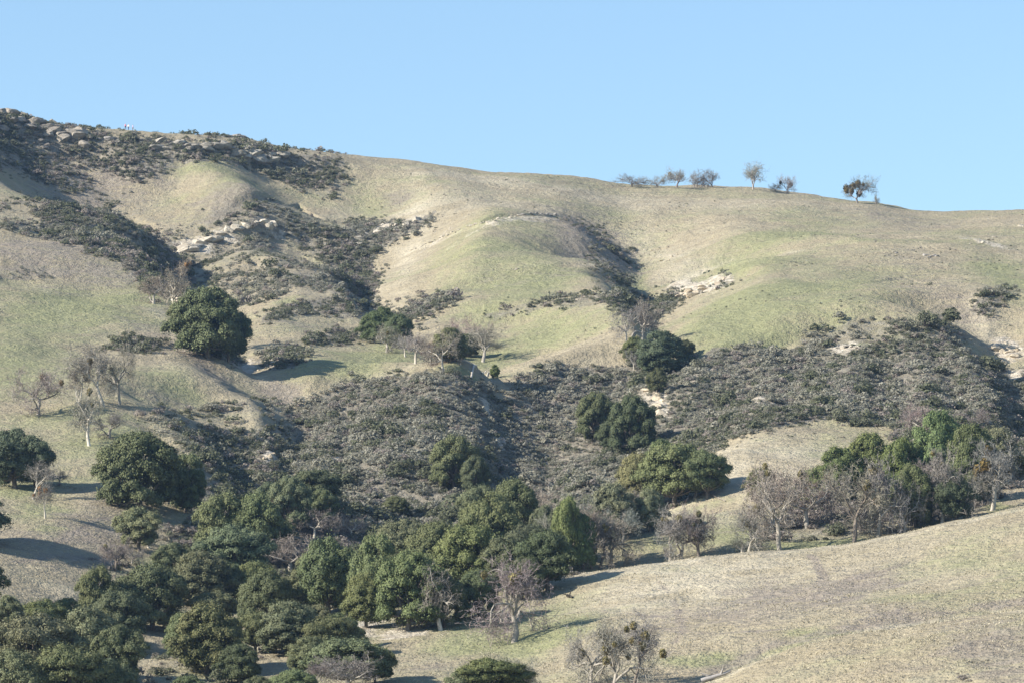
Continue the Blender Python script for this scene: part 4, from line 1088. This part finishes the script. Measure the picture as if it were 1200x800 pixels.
BARE = [
 # near slope and main wood
 (603,752,86,668,'vase','lone leafless tree with a curved trunk casting a long shadow on the near grass',B_,3,{}),
 (518,738,58,676,'gnarly','pale whitish bare tree at the foot of the main oak wood',P_,0,dict(twig=(1.1,1.1,1.1))),
 (492,735,40,694,'vase','small bare tree left of the pale whitish one',B_,0,{}),
 (716,822,84,735,'vase','bare tree hung with many mistletoe balls at the bottom edge',B_,9,dict(bt=(1,1,1),bs=1.0)),
 (742,806,44,726,'tall','slim bare tree topped by mistletoe balls beside the bottom edge tree',DK,6,{}),
 (692,806,60,742,'wide','low bare tree with mistletoe left of the bottom edge tree',B_,4,{}),
 (603,816,50,776,'gnarly','grey dead branched tree in front of the bottom edge oak',P_,1,{}),
 (404,812,64,772,'gnarly','white stemmed bare tree at the bottom edge left of the cleared slope',P_,0,{}),
 (372,815,36,776,'vase','small bare tree left of the white stemmed one on the bottom edge',B_,0,{}),
 (694,666,46,600,'tall','dark stemmed bare tree right against the main wood',DK,3,dict(lo=552)),
 (703,666,34,612,'tall','slim dark bare tree second from the main wood',DK,3,dict(lo=552)),
 (718,665,58,612,'vase','many stemmed bare tree with arching limbs on the near crest',DK,1,dict(lo=552)),
 (785,659,44,606,'vase','leafless tree at the left of the crest group of three',B_,2,dict(lo=552)),
 (799,658,56,600,'wide','bushy leafless tree in the middle of the crest group of three',B_,2,dict(lo=552)),
 (821,657,46,600,'gnarly','dark clumped bare tree at the right of the crest group of three',DK,7,dict(lo=552,bt=(.6,.65,.7))),
 (788,662,16,640,'vase','low green brown bush of twigs at the foot of the crest group',B_,3,dict(lo=552,bt=(.9,1,.8))),
 (878,651,54,604,'vase','small bare tree with three mistletoe balls left of the great bare oak',P_,4,dict(lo=552)),
 (870,652,34,628,'tall','thin sapling between the crest group and the three ball tree',B_,0,dict(lo=552)),
 (915,649,92,552,'gnarly','great bare oak with a thick pale trunk on the near crest',(.85,.83,.8),4,dict(lo=552)),
 (905,620,60,556,'wide','twiggy bare tree behind the great bare oak, left side',B_,0,dict(lo=560,twig=(1.15,1.0,1.0))),
 (945,618,70,562,'wide','brown twiggy tree right behind the great bare oak',B_,0,dict(lo=560,twig=(.9,.8,.8))),
 (1000,636,84,556,'gnarly','bare tree with several dark leaning stems right of the great bare oak',DK,3,dict(lo=552)),
 (1028,631,62,548,'vase','bare tree with golden mistletoe in front of the yellow green oak',B_,5,dict(lo=552,bt=(1.1,.95,.7))),
 (975,610,56,560,'wide','greyish twiggy tree below the stepped oak',B_,1,dict(lo=560)),
 (1060,625,46,575,'wide','low twiggy tree under the lower front oak of the grove',B_,0,dict(lo=555)),
 (1103,613,66,536,'vase','pale branched bare tree in front of the highest grove oak',P_,3,dict(lo=552)),
 (1115,610,46,556,'tall','slimmer pale bare tree just right of the branched one',P_,3,dict(lo=552,bt=(1,.9,.7))),
 (1140,600,50,560,'wide','twiggy bare tree behind the two pale bare trees',B_,1,dict(lo=560)),
 (1161,598,60,524,'gnarly','bare tree loaded with golden mistletoe at the right end of the crest',P_,7,dict(lo=552,bt=(1.1,.9,.65),bs=1.3)),
 (1085,598,50,548,'wide','brownish twiggy tree in the middle of the grove',B_,0,dict(lo=565,twig=(1.1,.95,.95))),
 (1080,512,44,478,'wide','bare thin tree at the top left of the highest grove oak',B_,0,dict(twig=(1.1,1,1.1))),
 (1066,508,30,482,'vase','small leafless tree in the scrub above the grove',B_,0,dict(twig=(1.1,1,1.1))),
 (1145,505,36,480,'wide','leafless purple brown tree above the right end of the grove',B_,0,dict(twig=(1.1,.95,1.05))),
 (765,600,40,566,'wide','dark twigged tree at the lip of the dry bench',DK,0,dict(lo=560)),
 (812,584,46,556,'gnarly','bare limbs showing below the spreading oak',B_,1,dict(lo=560,bt=(1,.8,.6))),
 (742,620,50,578,'wide','grey brown twiggy tree below the spreading oak group',B_,0,dict(lo=560)),
 (730,640,50,600,'wide','brown leafless tree left of the dry bench lip',B_,1,dict(lo=560)),
 (680,640,46,590,'wide','leafless brown tree behind the narrow upright oak',B_,0,{}),
 (626,628,46,574,'gnarly','dead white limbed tree rising out of the main wood',(1.6,1.55,1.5),0,dict(twig=(1.2,1.15,1.15))),
 (640,660,40,608,'wide','pale leafless tree under the dead white limbed one',P_,2,{}),
 (340,675,62,632,'wide','purplish leafless thicket tree in the middle of the canyon',B_,0,dict(twig=(1.1,1.0,1.1))),
 (322,668,40,634,'wide','left part of the purplish leafless thicket in the canyon',B_,0,dict(twig=(1.05,.97,1.0))),
 (358,665,36,630,'gnarly','grey limbed tree on the right of the purplish thicket',P_,0,{}),
 (338,620,40,584,'wide','brown leafless tree between the canyon oaks under the scrub',B_,0,dict(twig=(1.1,.9,.9))),
 (368,632,46,600,'gnarly','grey branched bare tree below the pale green round oak',P_,0,{}),
 (392,632,36,604,'wide','small grey bare tree right of the pale green round oak',B_,0,{}),
 (412,631,34,606,'gnarly','little white dead tree in the shadowed gap of the canyon',(1.7,1.65,1.6),0,dict(twig=(1.3,1.3,1.3))),
 (382,694,36,672,'wide','grey bare crown in front of the bright green domed oak',P_,0,{}),
 # left slope
 (45,486,60,437,'wide','crooked leafless tree with one mistletoe ball, leftmost on the left shelf',B_,2,dict(bt=(1,.8,.6))),
 (94,474,30,428,'tall','thin bare tree capped by a mistletoe ball on the left shelf',P_,1,{}),
 (122,475,50,412,'vase','tallest leafless tree of the row on the left shelf',P_,3,dict(bt=(1,.85,.6))),
 (141,474,52,410,'wide','leafless tree with a fan of fine twigs at the right of the shelf row',B_,0,{}),
 (106,522,44,464,'gnarly','stout pale dead tree standing in front of the shelf row',(1.4,1.36,1.3),3,dict(twig=(1.1,1.1,1.1))),
 (128,512,46,484,'wide','grey twiggy bush right behind the stout pale dead tree',B_,1,{}),
 (38,584,34,545,'vase','small pale bare tree in front of the left edge oak',P_,0,{}),
 (53,607,24,568,'tall','sapling topped with rusty mistletoe below the left edge oak',P_,4,dict(bt=(1.4,.8,.6))),
 (70,568,20,552,'wide','little brown twiggy bush on the first cast shadow',B_,0,{}),
 (176,642,44,612,'gnarly','bare grey limbs in front of the dull greyish oak',P_,0,{}),
 (134,668,40,636,'gnarly','dead thin tree lying low on the left grass slope',DK,1,{}),
 (154,660,30,640,'wide','brown twig bush beside the dead thin tree',B_,2,{}),
 (225,600,30,572,'wide','bare twigs under the narrow oak joined to the big one',B_,0,{}),
 # left gully
 (200,375,44,322,'gnarly','white trunked bare tree left of the big round oak',(1.5,1.45,1.35),0,dict(twig=(1.1,1,.95))),
 (180,356,36,326,'wide','reddish brown twiggy tree left of the white trunked one',B_,0,dict(twig=(1.1,.97,.9))),
 (214,345,20,306,'tall','slim reddish bare tree behind the big round oak',B_,2,dict(bt=(1.4,.9,.7),twig=(1.1,.97,.9))),
 # middle bench
 (454,413,42,385,'wide','bare tree in front of the little valley wood',B_,1,{}),
 (487,426,36,392,'vase','leafless tree left of centre on the middle bench',P_,2,dict(bt=(1.2,.8,.6))),
 (520,435,52,394,'wide','rounded leafless tree with a pale stem in the centre of the bench',P_,0,dict(twig=(.95,.9,.85))),
 (566,424,54,384,'vase','last leafless tree at the right of the middle bench, with a striped shadow',B_,0,{}),
 (546,410,44,376,'wide','pinkish twiggy tree behind the bench trees',B_,0,dict(twig=(1.15,1,1))),
 (505,428,30,404,'wide','brown low tree between the bench trees',B_,0,dict(twig=(1.1,.9,.8))),
 (475,418,26,396,'gnarly','small pale limbed tree beside the valley wood',P_,0,{}),
 (735,405,36,362,'gnarly','twisted bare tree above the gully mouth oak, left one',P_,0,dict(twig=(1,.95,1))),
 (752,402,34,356,'gnarly','twisted bare tree above the gully mouth oak, right one',P_,0,dict(twig=(1.05,1,1.05))),
 (742,436,22,412,'gnarly','pale dead limbs at the foot of the gully mouth oak',P_,0,{}),
 # skyline
 (740,219,32,207,'wide','low wide leafless clump leftmost on the skyline',(.55,.5,.55),0,dict(lo=900)),
 (771,220,20,207,'wide','small leafless skyline tree second from the left',(.55,.5,.55),0,dict(lo=900)),
 (792,220,28,200,'vase','taller leafless skyline tree third from the left',(.55,.5,.55),1,dict(lo=900,bt=(.7,.65,.7))),
 (814,220,16,204,'wide','faint leafless skyline tree fourth from the left',(.55,.5,.55),0,dict(lo=900)),
 (826,220,16,208,'wide','smallest leafless tree in the middle of the skyline row',(.55,.5,.55),0,dict(lo=900)),
 (838,220,20,201,'vase','leafless skyline tree with an open crown right of the smallest one',(.55,.5,.55),0,dict(lo=900)),
 (883,222,30,197,'vase','forked leafless tree standing apart on the skyline',(.9,.85,.9),0,dict(lo=900)),
 (909,225,12,216,'wide','low skyline bush beside the ragged skyline tree',(.55,.5,.55),0,dict(lo=900)),
 (923,227,22,208,'gnarly','ragged leafless skyline tree with a spike on its crown',(.8,.75,.8),3,dict(lo=900,bt=(.5,.5,.7))),
 (1007,238,32,210,'vase','skyline tree full of mistletoe at the right end of the row',(.9,.85,.9),9,dict(lo=900,bt=(.75,.65,.6),bs=1.5)),
 (1026,241,7,230,'gnarly','bare leaning limb right of the mistletoe skyline tree',(.55,.5,.55),0,dict(lo=900)),
]
for u, vb, w, vt, st, lab, col, balls, kw in BARE:
    kw = dict(kw)
    bare_oak(u, vb, w, vt, st, lab, col, balls, **kw)

# ------------------------------------------------------------------ fallen timber
def log(u0, v0, u1, v1, r, label, col=(1, 1, 1)):
    a = np.array(trace(u0, v0)); b = np.array(trace(u1, v1)); P = []
    for i in range(7):
        f = i / 6; p = a * (1 - f) + b * f; p[2] = float(ground_z(p[0], p[1])) + r * .8 + random.uniform(-.05, .1); P.append(p)
    o0 = P[0].copy(); parts = [tube(np.array(P) - o0, [r * (1 - .09 * i) for i in range(7)], 7)]
    for i in (2, 4):
        d = np.array([random.uniform(-1, 1), random.uniform(-.4, .4), random.uniform(.2, .7)]) * 6 * r
        q = P[i] - o0; parts.append(tube([q, q + d * .5, q + d + [0, 0, -.1]], [r * .45, r * .35, r * .12], 5))
    c, f = join(parts); o = link('fallen_log', mesh_from('fallen_log', c, f, True), M_BARK); o.location = o0; o.color = (*col, 1)
    tag(o, label, 'log')
log(822, 800, 856, 789, .28, 'grey fallen trunk lying at the bottom edge below the near spur', (.8, .8, .85))
log(552, 444, 570, 436, .22, 'pale fallen trunk beside the tiny green tree', (1.4, 1.35, 1.3))
log(564, 438, 576, 434, .16, 'thinner pale log beyond the tiny green tree\'s fallen trunk', (1.3, 1.3, 1.25))
log(665, 699, 671, 701, .22, 'short dark log on the near grass right of the main wood', (.15, .14, .13))
log(740, 396, 756, 390, .16, 'twisted pale dead limb lying above the gully mouth oak', P_)
log(822, 578, 850, 588, .14, 'dead branch on the dry bench beside the spreading oak', (.7, .65, .6))

# ------------------------------------------------------------------ rocks
def rock_material():
    t = NT('sandstone'); oi = t.n('ShaderNodeObjectInfo'); p = t.pos()
    c = t.mix(t.ramp(t.noise(1.3, 6, .7, t.pos((1, 1, 2.4)), .5), .35, .65), (.24, .222, .195), (.40, .375, .33))
    c = t.mix(t.ramp(t.noise(3.5, 4, .7, p), .56, .7), c, (.16, .15, .125))
    t.out(t.mix(1.0, c, oi.outputs['Color'], 'MULTIPLY')); t.bump(t.noise(3, 6, .7, p), .8, .4); return t.m
M_ROCK = rock_material()
def rock_proto(seed):
    rs_ = np.random.default_rng(seed)
    import bmesh
    bm = bmesh.new(); bmesh.ops.create_icosphere(bm, subdivisions=4, radius=.5)
    pl_ = [(sphere_dirs(1, rs_)[0], rs_.uniform(.24, .42)) for _ in range(16)]
    off = rs_.uniform(0, 50, 3)
    for v in bm.verts:
        p = np.array(v.co)
        for nrm, d in pl_:
            s = p.dot(nrm) - d
            if s > 0: p = p - nrm * s * .93
        k = fbm(np.array([p[0] * 3 + off[0]]), np.array([p[1] * 3 + p[2] * 3.7 + off[1]]), 1, 3, seed)[0]
        p = p * (1 + .13 * k); p[2] = max(p[2] * .85, -.30)
        v.co = Vector(p)
    me_ = bpy.data.meshes.new('boulder'); bm.to_mesh(me_); bm.free(); me_.materials.append(M_ROCK)
    return me_
ROCKS = [rock_proto(500 + i) for i in range(9)]
random.seed(11)
def rocks(line, n, w0, w1, label, group, col=(1, 1, 1), jit=3, flat=.75, lo=380.0):
    seg = []; tot = 0
    for a, b in zip(line, line[1:]): seg.append((tot, a, b)); tot += math.hypot(b[0] - a[0], b[1] - a[1])
    for i in range(n):
        s = (i + random.uniform(.1, .9)) / n * tot
        st = [q for q in seg if q[0] <= s][-1]; L = math.hypot(st[2][0] - st[1][0], st[2][1] - st[1][1]); f = (s - st[0]) / L
        u = st[1][0] + f * (st[2][0] - st[1][0]) + random.uniform(-1, 1) * jit * .6; v = st[1][1] + f * (st[2][1] - st[1][1]) + random.uniform(-1, 1) * jit
        x, y, z = trace(u, v, GZ, lo=lo); w = random.uniform(w0, w1) * K * y
        o = link('boulder', random.choice(ROCKS)); o.location = (x, y, z + w * .04); o.scale = (w * random.uniform(.9, 1.5), w * random.uniform(.6, .9), w * flat * random.uniform(.6, 1.05))
        o.rotation_euler = (random.uniform(-.2, .2), random.uniform(-.25, .25), random.uniform(-.5, .5)); k = random.uniform(.8, 1.15)
        o.color = (col[0] * k, col[1] * k, col[2] * k, 1); tag(o, label, 'rock', group)
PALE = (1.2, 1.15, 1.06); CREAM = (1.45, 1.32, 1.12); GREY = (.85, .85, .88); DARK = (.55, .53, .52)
rocks([(178,170),(215,172),(255,170),(285,180),(330,188)], 34, 11, 24, 'grey buff boulder in the rim rock band under the left skyline', 'boulders of the rim rock band', (.88,.87,.84), 5, .8)
rocks([(262,160),(292,161)], 4, 10, 18, 'flat topped dark rim rock right on the left skyline', 'dark rocks on the skyline edge', GREY, 1, .5)
rocks([(-5,134),(20,142),(45,150),(70,156),(105,166)], 30, 11, 24, 'dark craggy rock at the top left corner of the hill', 'crags at the top left', (.8,.76,.72), 9, 1.0)
rocks([(-5,150),(30,160),(60,172)], 10, 8, 16, 'shaded crag below the top left corner rocks', 'shaded crags under the top left', DARK, 8, 1.0)  # dark tint carries the shade these crags stand in
rocks([(116,161),(128,166),(142,164)], 6, 8, 14, 'grey boulder in the pair of small outcrops left of the rim rock band', 'small outcrops left of the rim rock', GREY, 3, .9)
rocks([(215,292),(232,288),(252,278)], 8, 15, 30, 'large cream slab at the mouth of the rock spur beside the left gully', 'cream slabs beside the left gully', PALE, 4, .65)
rocks([(256,274),(280,267),(304,263),(325,266)], 13, 9, 17, 'pale block in the ledge across the rocky spur', 'ledge blocks on the rocky spur', (1.3,1.25,1.15), 4, .9)
rocks([(418,284),(434,276),(450,271),(474,264),(488,262)], 13, 8, 18, 'light grey block at the head of the second gully', 'blocks at the head of the second gully', (1.3,1.25,1.18), 4, .85)
rocks([(482,294),(500,286),(520,277),(540,269),(562,262),(590,256),(615,252)], 34, 3, 7, 'small whitish stone in the curved line over the central hill', 'curved line of whitish stones', PALE, 1.2, .8)
rocks([(612,252),(635,251),(652,253)], 10, 4, 8, 'larger grey stone at the crown end of the curved stone line', 'grey stones at the crown of the line', GREY, 1.0, .9)
rocks([(795,349),(812,343),(828,340)], 9, 8, 18, 'cream block of the small cliff right of the central hill', 'cream blocks of the small cliff', CREAM, 5, .7)
rocks([(838,338),(850,326)], 5, 5, 10, 'buff stone uphill of the small cliff', 'buff stones uphill of the small cliff', (1.2,1.1,1), 2, .9)
rocks([(748,452),(765,458),(775,466),(772,482),(785,475)], 18, 7, 16, 'cream rock of the broken cliff beside the two dark oaks', 'rocks of the broken cliff', CREAM, 6, .95)
rocks([(810,448),(822,440),(838,432)], 9, 7, 15, 'grey brown crag at the left end of the wide bluff', 'crags at the left end of the wide bluff', (1.05,.98,.9), 4, .9)
rocks([(1165,412),(1180,405),(1192,415),(1178,428)], 14, 7, 16, 'pale rock of the cliff at the right edge', 'rocks of the right edge cliff', CREAM, 5, .95)
rocks([(1083,300),(1092,301),(1101,300)], 5, 5, 10, 'dark grey boulder in the cluster on the upper right grass', 'boulder cluster on the upper right grass', GREY, 1, .8)
rocks([(1138,288),(1152,284),(1170,279)], 7, 4, 9, 'whitish stone of the scar on the upper right slope', 'whitish stones of the upper right scar', PALE, 2, .6)
rocks([(1195,265),(1200,266)], 2, 6, 9, 'pale stone at the right edge under the skyline', 'pale stones at the right edge', PALE, 1, .8)
rocks([(985,406),(1010,409)], 5, 5, 10, 'pale stone in the bare patch on top of the wide bluff', 'pale stones on top of the wide bluff', PALE, 1.5, .5)
rocks([(1045,295),(1052,297)], 2, 4, 6, 'lone dark stone on the upper right grass left of the cluster', 'lone dark stones', GREY, 1, .7)
rocks([(830,518),(836,521)], 2, 6, 8, 'whitish rock at the lower rim of the wide bluff', 'whitish rocks at the bluff rim', PALE, 1, .9)
rocks([(854,511),(858,509)], 2, 4, 6, 'small whitish rock right of the bluff rim rocks', 'small whitish rim rocks', PALE, 1, .9)
rocks([(608,452),(613,460)], 4, 4, 7, 'whitish rock in the slot at the top of the middle bluff', 'whitish slot rocks', PALE, 1.5, 1.2)
rocks([(588,510),(592,520),(586,526)], 4, 6, 10, 'pale rock on the lit wall of the bluff gully', 'pale rocks on the bluff gully wall', (1.3,1.2,1.15), 2, 1.2)
rocks([(310,538),(318,535),(322,530)], 5, 5, 10, 'white rock in the hollow of the left scrub nose', 'white rocks in the scrub hollow', CREAM, 2, 1.2)
rocks([(275,523),(283,528)], 4, 9, 14, 'bluish shaded crag in the left scrub nose', 'shaded crags of the left scrub nose', DARK, 4, 1.3)  # shade of the nose is put into the dark tint
rocks([(0,264),(25,262),(55,264)], 11, 4, 8, 'dark stone of the low ledge on the left slope', 'dark stones of the low left ledge', DARK, 1.5, .7)
rocks([(1128,468),(1140,474)], 4, 9, 13, 'grey rock tinted blue for the shade under the right bluff', 'bluish rocks in shade', (1.1,1.15,1.25), 3, .9)  # blue of the shade is painted into the rock tint
rocks([(745,297),(758,292),(768,296)], 4, 3, 5, 'tiny pale stone on the grass right of the central hill', 'tiny pale stones on the grass', PALE, 1.5, .7)
rocks([(775,308),(790,300),(795,297)], 5, 3, 6, 'tan stone of the faint scar right of the central gully', 'tan stones of the faint scar', (1.3,1.2,1), 2, .6)
rocks([(640,357),(670,351),(700,348),(730,346)], 14, 3, 7, 'tan stone along the lower ledge of the central hill', 'tan stones along the lower ledge', (1.2,1.1,1), 1.3, .7)
rocks([(600,317),(608,314)], 3, 3, 4, 'small pale stone on the face of the central hill', 'small pale stones on the central face', PALE, 1, .7)
rocks([(320,424),(330,421),(300,434)], 5, 5, 9, 'cream stone under the bush patch at the mouth of the left gully', 'cream stones at the left gully mouth', CREAM, 1.5, .6)
rocks([(875,324),(880,322)], 2, 3, 4, 'white stone right of the small cliff', 'white stones right of the small cliff', PALE, .5, .7)

# ------------------------------------------------------------------ hikers on the skyline
def skin(name, verts, edges, rad, mat, parent=None):
    me_ = bpy.data.meshes.new(name); me_.from_pydata(verts, edges, []); o = link(name, me_, mat, parent)
    o.modifiers.new('skin', 'SKIN'); o.modifiers['skin'].use_smooth_shade = True
    for i, r_ in enumerate(rad): me_.skin_vertices[0].data[i].radius = (r_, r_)
    me_.skin_vertices[0].data[0].use_root = True
    s = o.modifiers.new('sub', 'SUBSURF'); s.levels = 1; s.render_levels = 1
    return o
def plain_mat(name, col):
    t = NT(name); t.out(t.mix(t.ramp(t.noise(20, 3, .6, t.pos()), .3, .7), tuple(q * .85 for q in col), col)); return t.m
M_SKIN = plain_mat('skin', (.55, .36, .27)); M_HAIR = plain_mat('hair', (.06, .045, .035))
def person(u, v, top, legs, label, rz, arm):
    x, y, z = trace(u, v, GZ, lo=900)
    V_ = [(0,0,.93),(0,0,1.12),(0,-.01,1.32),(0,0,1.45),(0,0,1.52),(0,-.02,1.60),(0,-.01,1.70),
          (.19,0,1.40),(.25,-.03,1.12),(.25,-.10-arm,.90+arm),(.25,-.14-arm,.82+arm),(-.19,0,1.40),(-.26,.03,1.12),(-.24,-.05,.88),(-.24,-.08,.80),
          (.10,0,.88),(.12,-.06,.48),(.12,.02,.08),(.12,-.12,.04),(-.10,0,.88),(-.12,.04,.48),(-.12,.12,.08),(-.12,-.02,.04)]
    E_ = [(0,1),(1,2),(2,3),(3,4),(4,5),(5,6),(3,7),(7,8),(8,9),(9,10),(3,11),(11,12),(12,13),(13,14),(0,15),(15,16),(16,17),(17,18),(0,19),(19,20),(20,21),(21,22)]
    R = [.12,.115,.13,.075,.055,.095,.075,.055,.043,.033,.03,.055,.043,.033,.03,.085,.06,.045,.04,.085,.06,.045,.04]
    b = skin('person', V_, E_, R, M_SKIN); b.location = (x, y, z - .02); b.rotation_euler = (0, 0, rz)
    tag(b, label, 'person', None)
    ji = [0,1,2,3,7,8,9,11,12,13]; mp2 = {q: i for i, q in enumerate(ji)}
    skin('jacket', [V_[i] for i in ji], [(mp2[a], mp2[c]) for a, c in E_ if a in mp2 and c in mp2], [R[i] + .022 for i in ji], top, b)
    ti = [0,15,16,17,19,20,21]; mp3 = {q: i for i, q in enumerate(ti)}
    skin('trousers', [V_[i] for i in ti], [(mp3[a], mp3[c]) for a, c in E_ if a in mp3 and c in mp3], [R[i] + .018 for i in ti], legs, b)
    skin('hair', [(0,.025,1.60),(0,.01,1.70),(0,.0,1.73)], [(0,1),(1,2)], [.09,.085,.05], M_HAIR, b)
person(147, 152.0, plain_mat('pink_jacket', (.80, .28, .38)), plain_mat('dark_trousers', (.07, .07, .09)), 'tiny hiker in a pink jacket standing on the left skyline', .4, .1)
person(150.5, 152.3, plain_mat('white_jacket', (.75, .74, .72)), plain_mat('blue_trousers', (.10, .12, .2)), 'tiny hiker in a pale top close right of the pink one', -.5, .0)
person(155.5, 152.6, plain_mat('lilac_jacket', (.42, .38, .58)), plain_mat('grey_trousers', (.22, .2, .24)), 'tiny hiker in a lilac top, rightmost of the three on the skyline', 2.4, .2)

# ------------------------------------------------------------------ air, sun, sky, camera
if HAZE > 0:
    hm = bpy.data.materials.new('haze'); hm.use_nodes = True; nt = hm.node_tree; nt.nodes.clear()
    vo = nt.nodes.new('ShaderNodeVolumePrincipled'); vo.inputs['Color'].default_value = (.38, .60, 1.0, 1); vo.inputs['Density'].default_value = HAZE; vo.inputs['Anisotropy'].default_value = .2
    ou = nt.nodes.new('ShaderNodeOutputMaterial'); nt.links.new(vo.outputs[0], ou.inputs['Volume'])
    B = 8600; top = float(GZ.max()) + 12
    v = [(sx * B, sy * B, zz_) for zz_ in (-14, top) for sx, sy in ((-1, -1), (1, -1), (1, 1), (-1, 1))]
    me = bpy.data.meshes.new('haze'); me.from_pydata(v, [], [(3, 2, 1, 0), (4, 5, 6, 7), (0, 1, 5, 4), (1, 2, 6, 5), (2, 3, 7, 6), (3, 0, 4, 7)])
    tag(link('haze', me, hm), 'thin blue haze in the air over the valley', kind='stuff')

sun = bpy.data.lights.new('sun', 'SUN'); so_ = bpy.data.objects.new('sun', sun); C.objects.link(so_)
sun.energy = SUN_E; sun.angle = math.radians(.53); sun.color = (1.0, .93, .82)
so_.rotation_euler = Vector(-SUN_DIR).to_track_quat('-Z', 'Y').to_euler()
sc = bpy.context.scene
w = bpy.data.worlds.new('World'); sc.world = w; w.use_nodes = True
bg = w.node_tree.nodes['Background']; sky = w.node_tree.nodes.new('ShaderNodeTexSky')
sky.sky_type = 'NISHITA'; sky.sun_disc = False; sky.sun_elevation = SUN_EL
sky.sun_rotation = math.atan2(SUN_DIR[0], SUN_DIR[1])
sky.altitude = 300; sky.air_density = SKY_AIR; sky.dust_density = SKY_DUST; sky.ozone_density = SKY_OZ
w.node_tree.links.new(sky.outputs[0], bg.inputs['Color']); bg.inputs['Strength'].default_value = SKY_S

cd = bpy.data.cameras.new('camera'); cam = bpy.data.objects.new('camera', cd); C.objects.link(cam)
cd.sensor_width = 36; cd.lens = 18 / (600 * K); cd.clip_start = 1; cd.clip_end = 40000
cam.location = CAM; cam.rotation_euler = (math.pi / 2 + PITCH, 0, 0); sc.camera = cam
sc.view_settings.view_transform = 'Standard'; sc.view_settings.look = 'None'; sc.view_settings.exposure = EXPO; sc.view_settings.gamma = 1
sc.cycles.volume_bounces = 1; sc.cycles.max_bounces = 6; sc.cycles.diffuse_bounces = 3; sc.cycles.transparent_max_bounces = 8
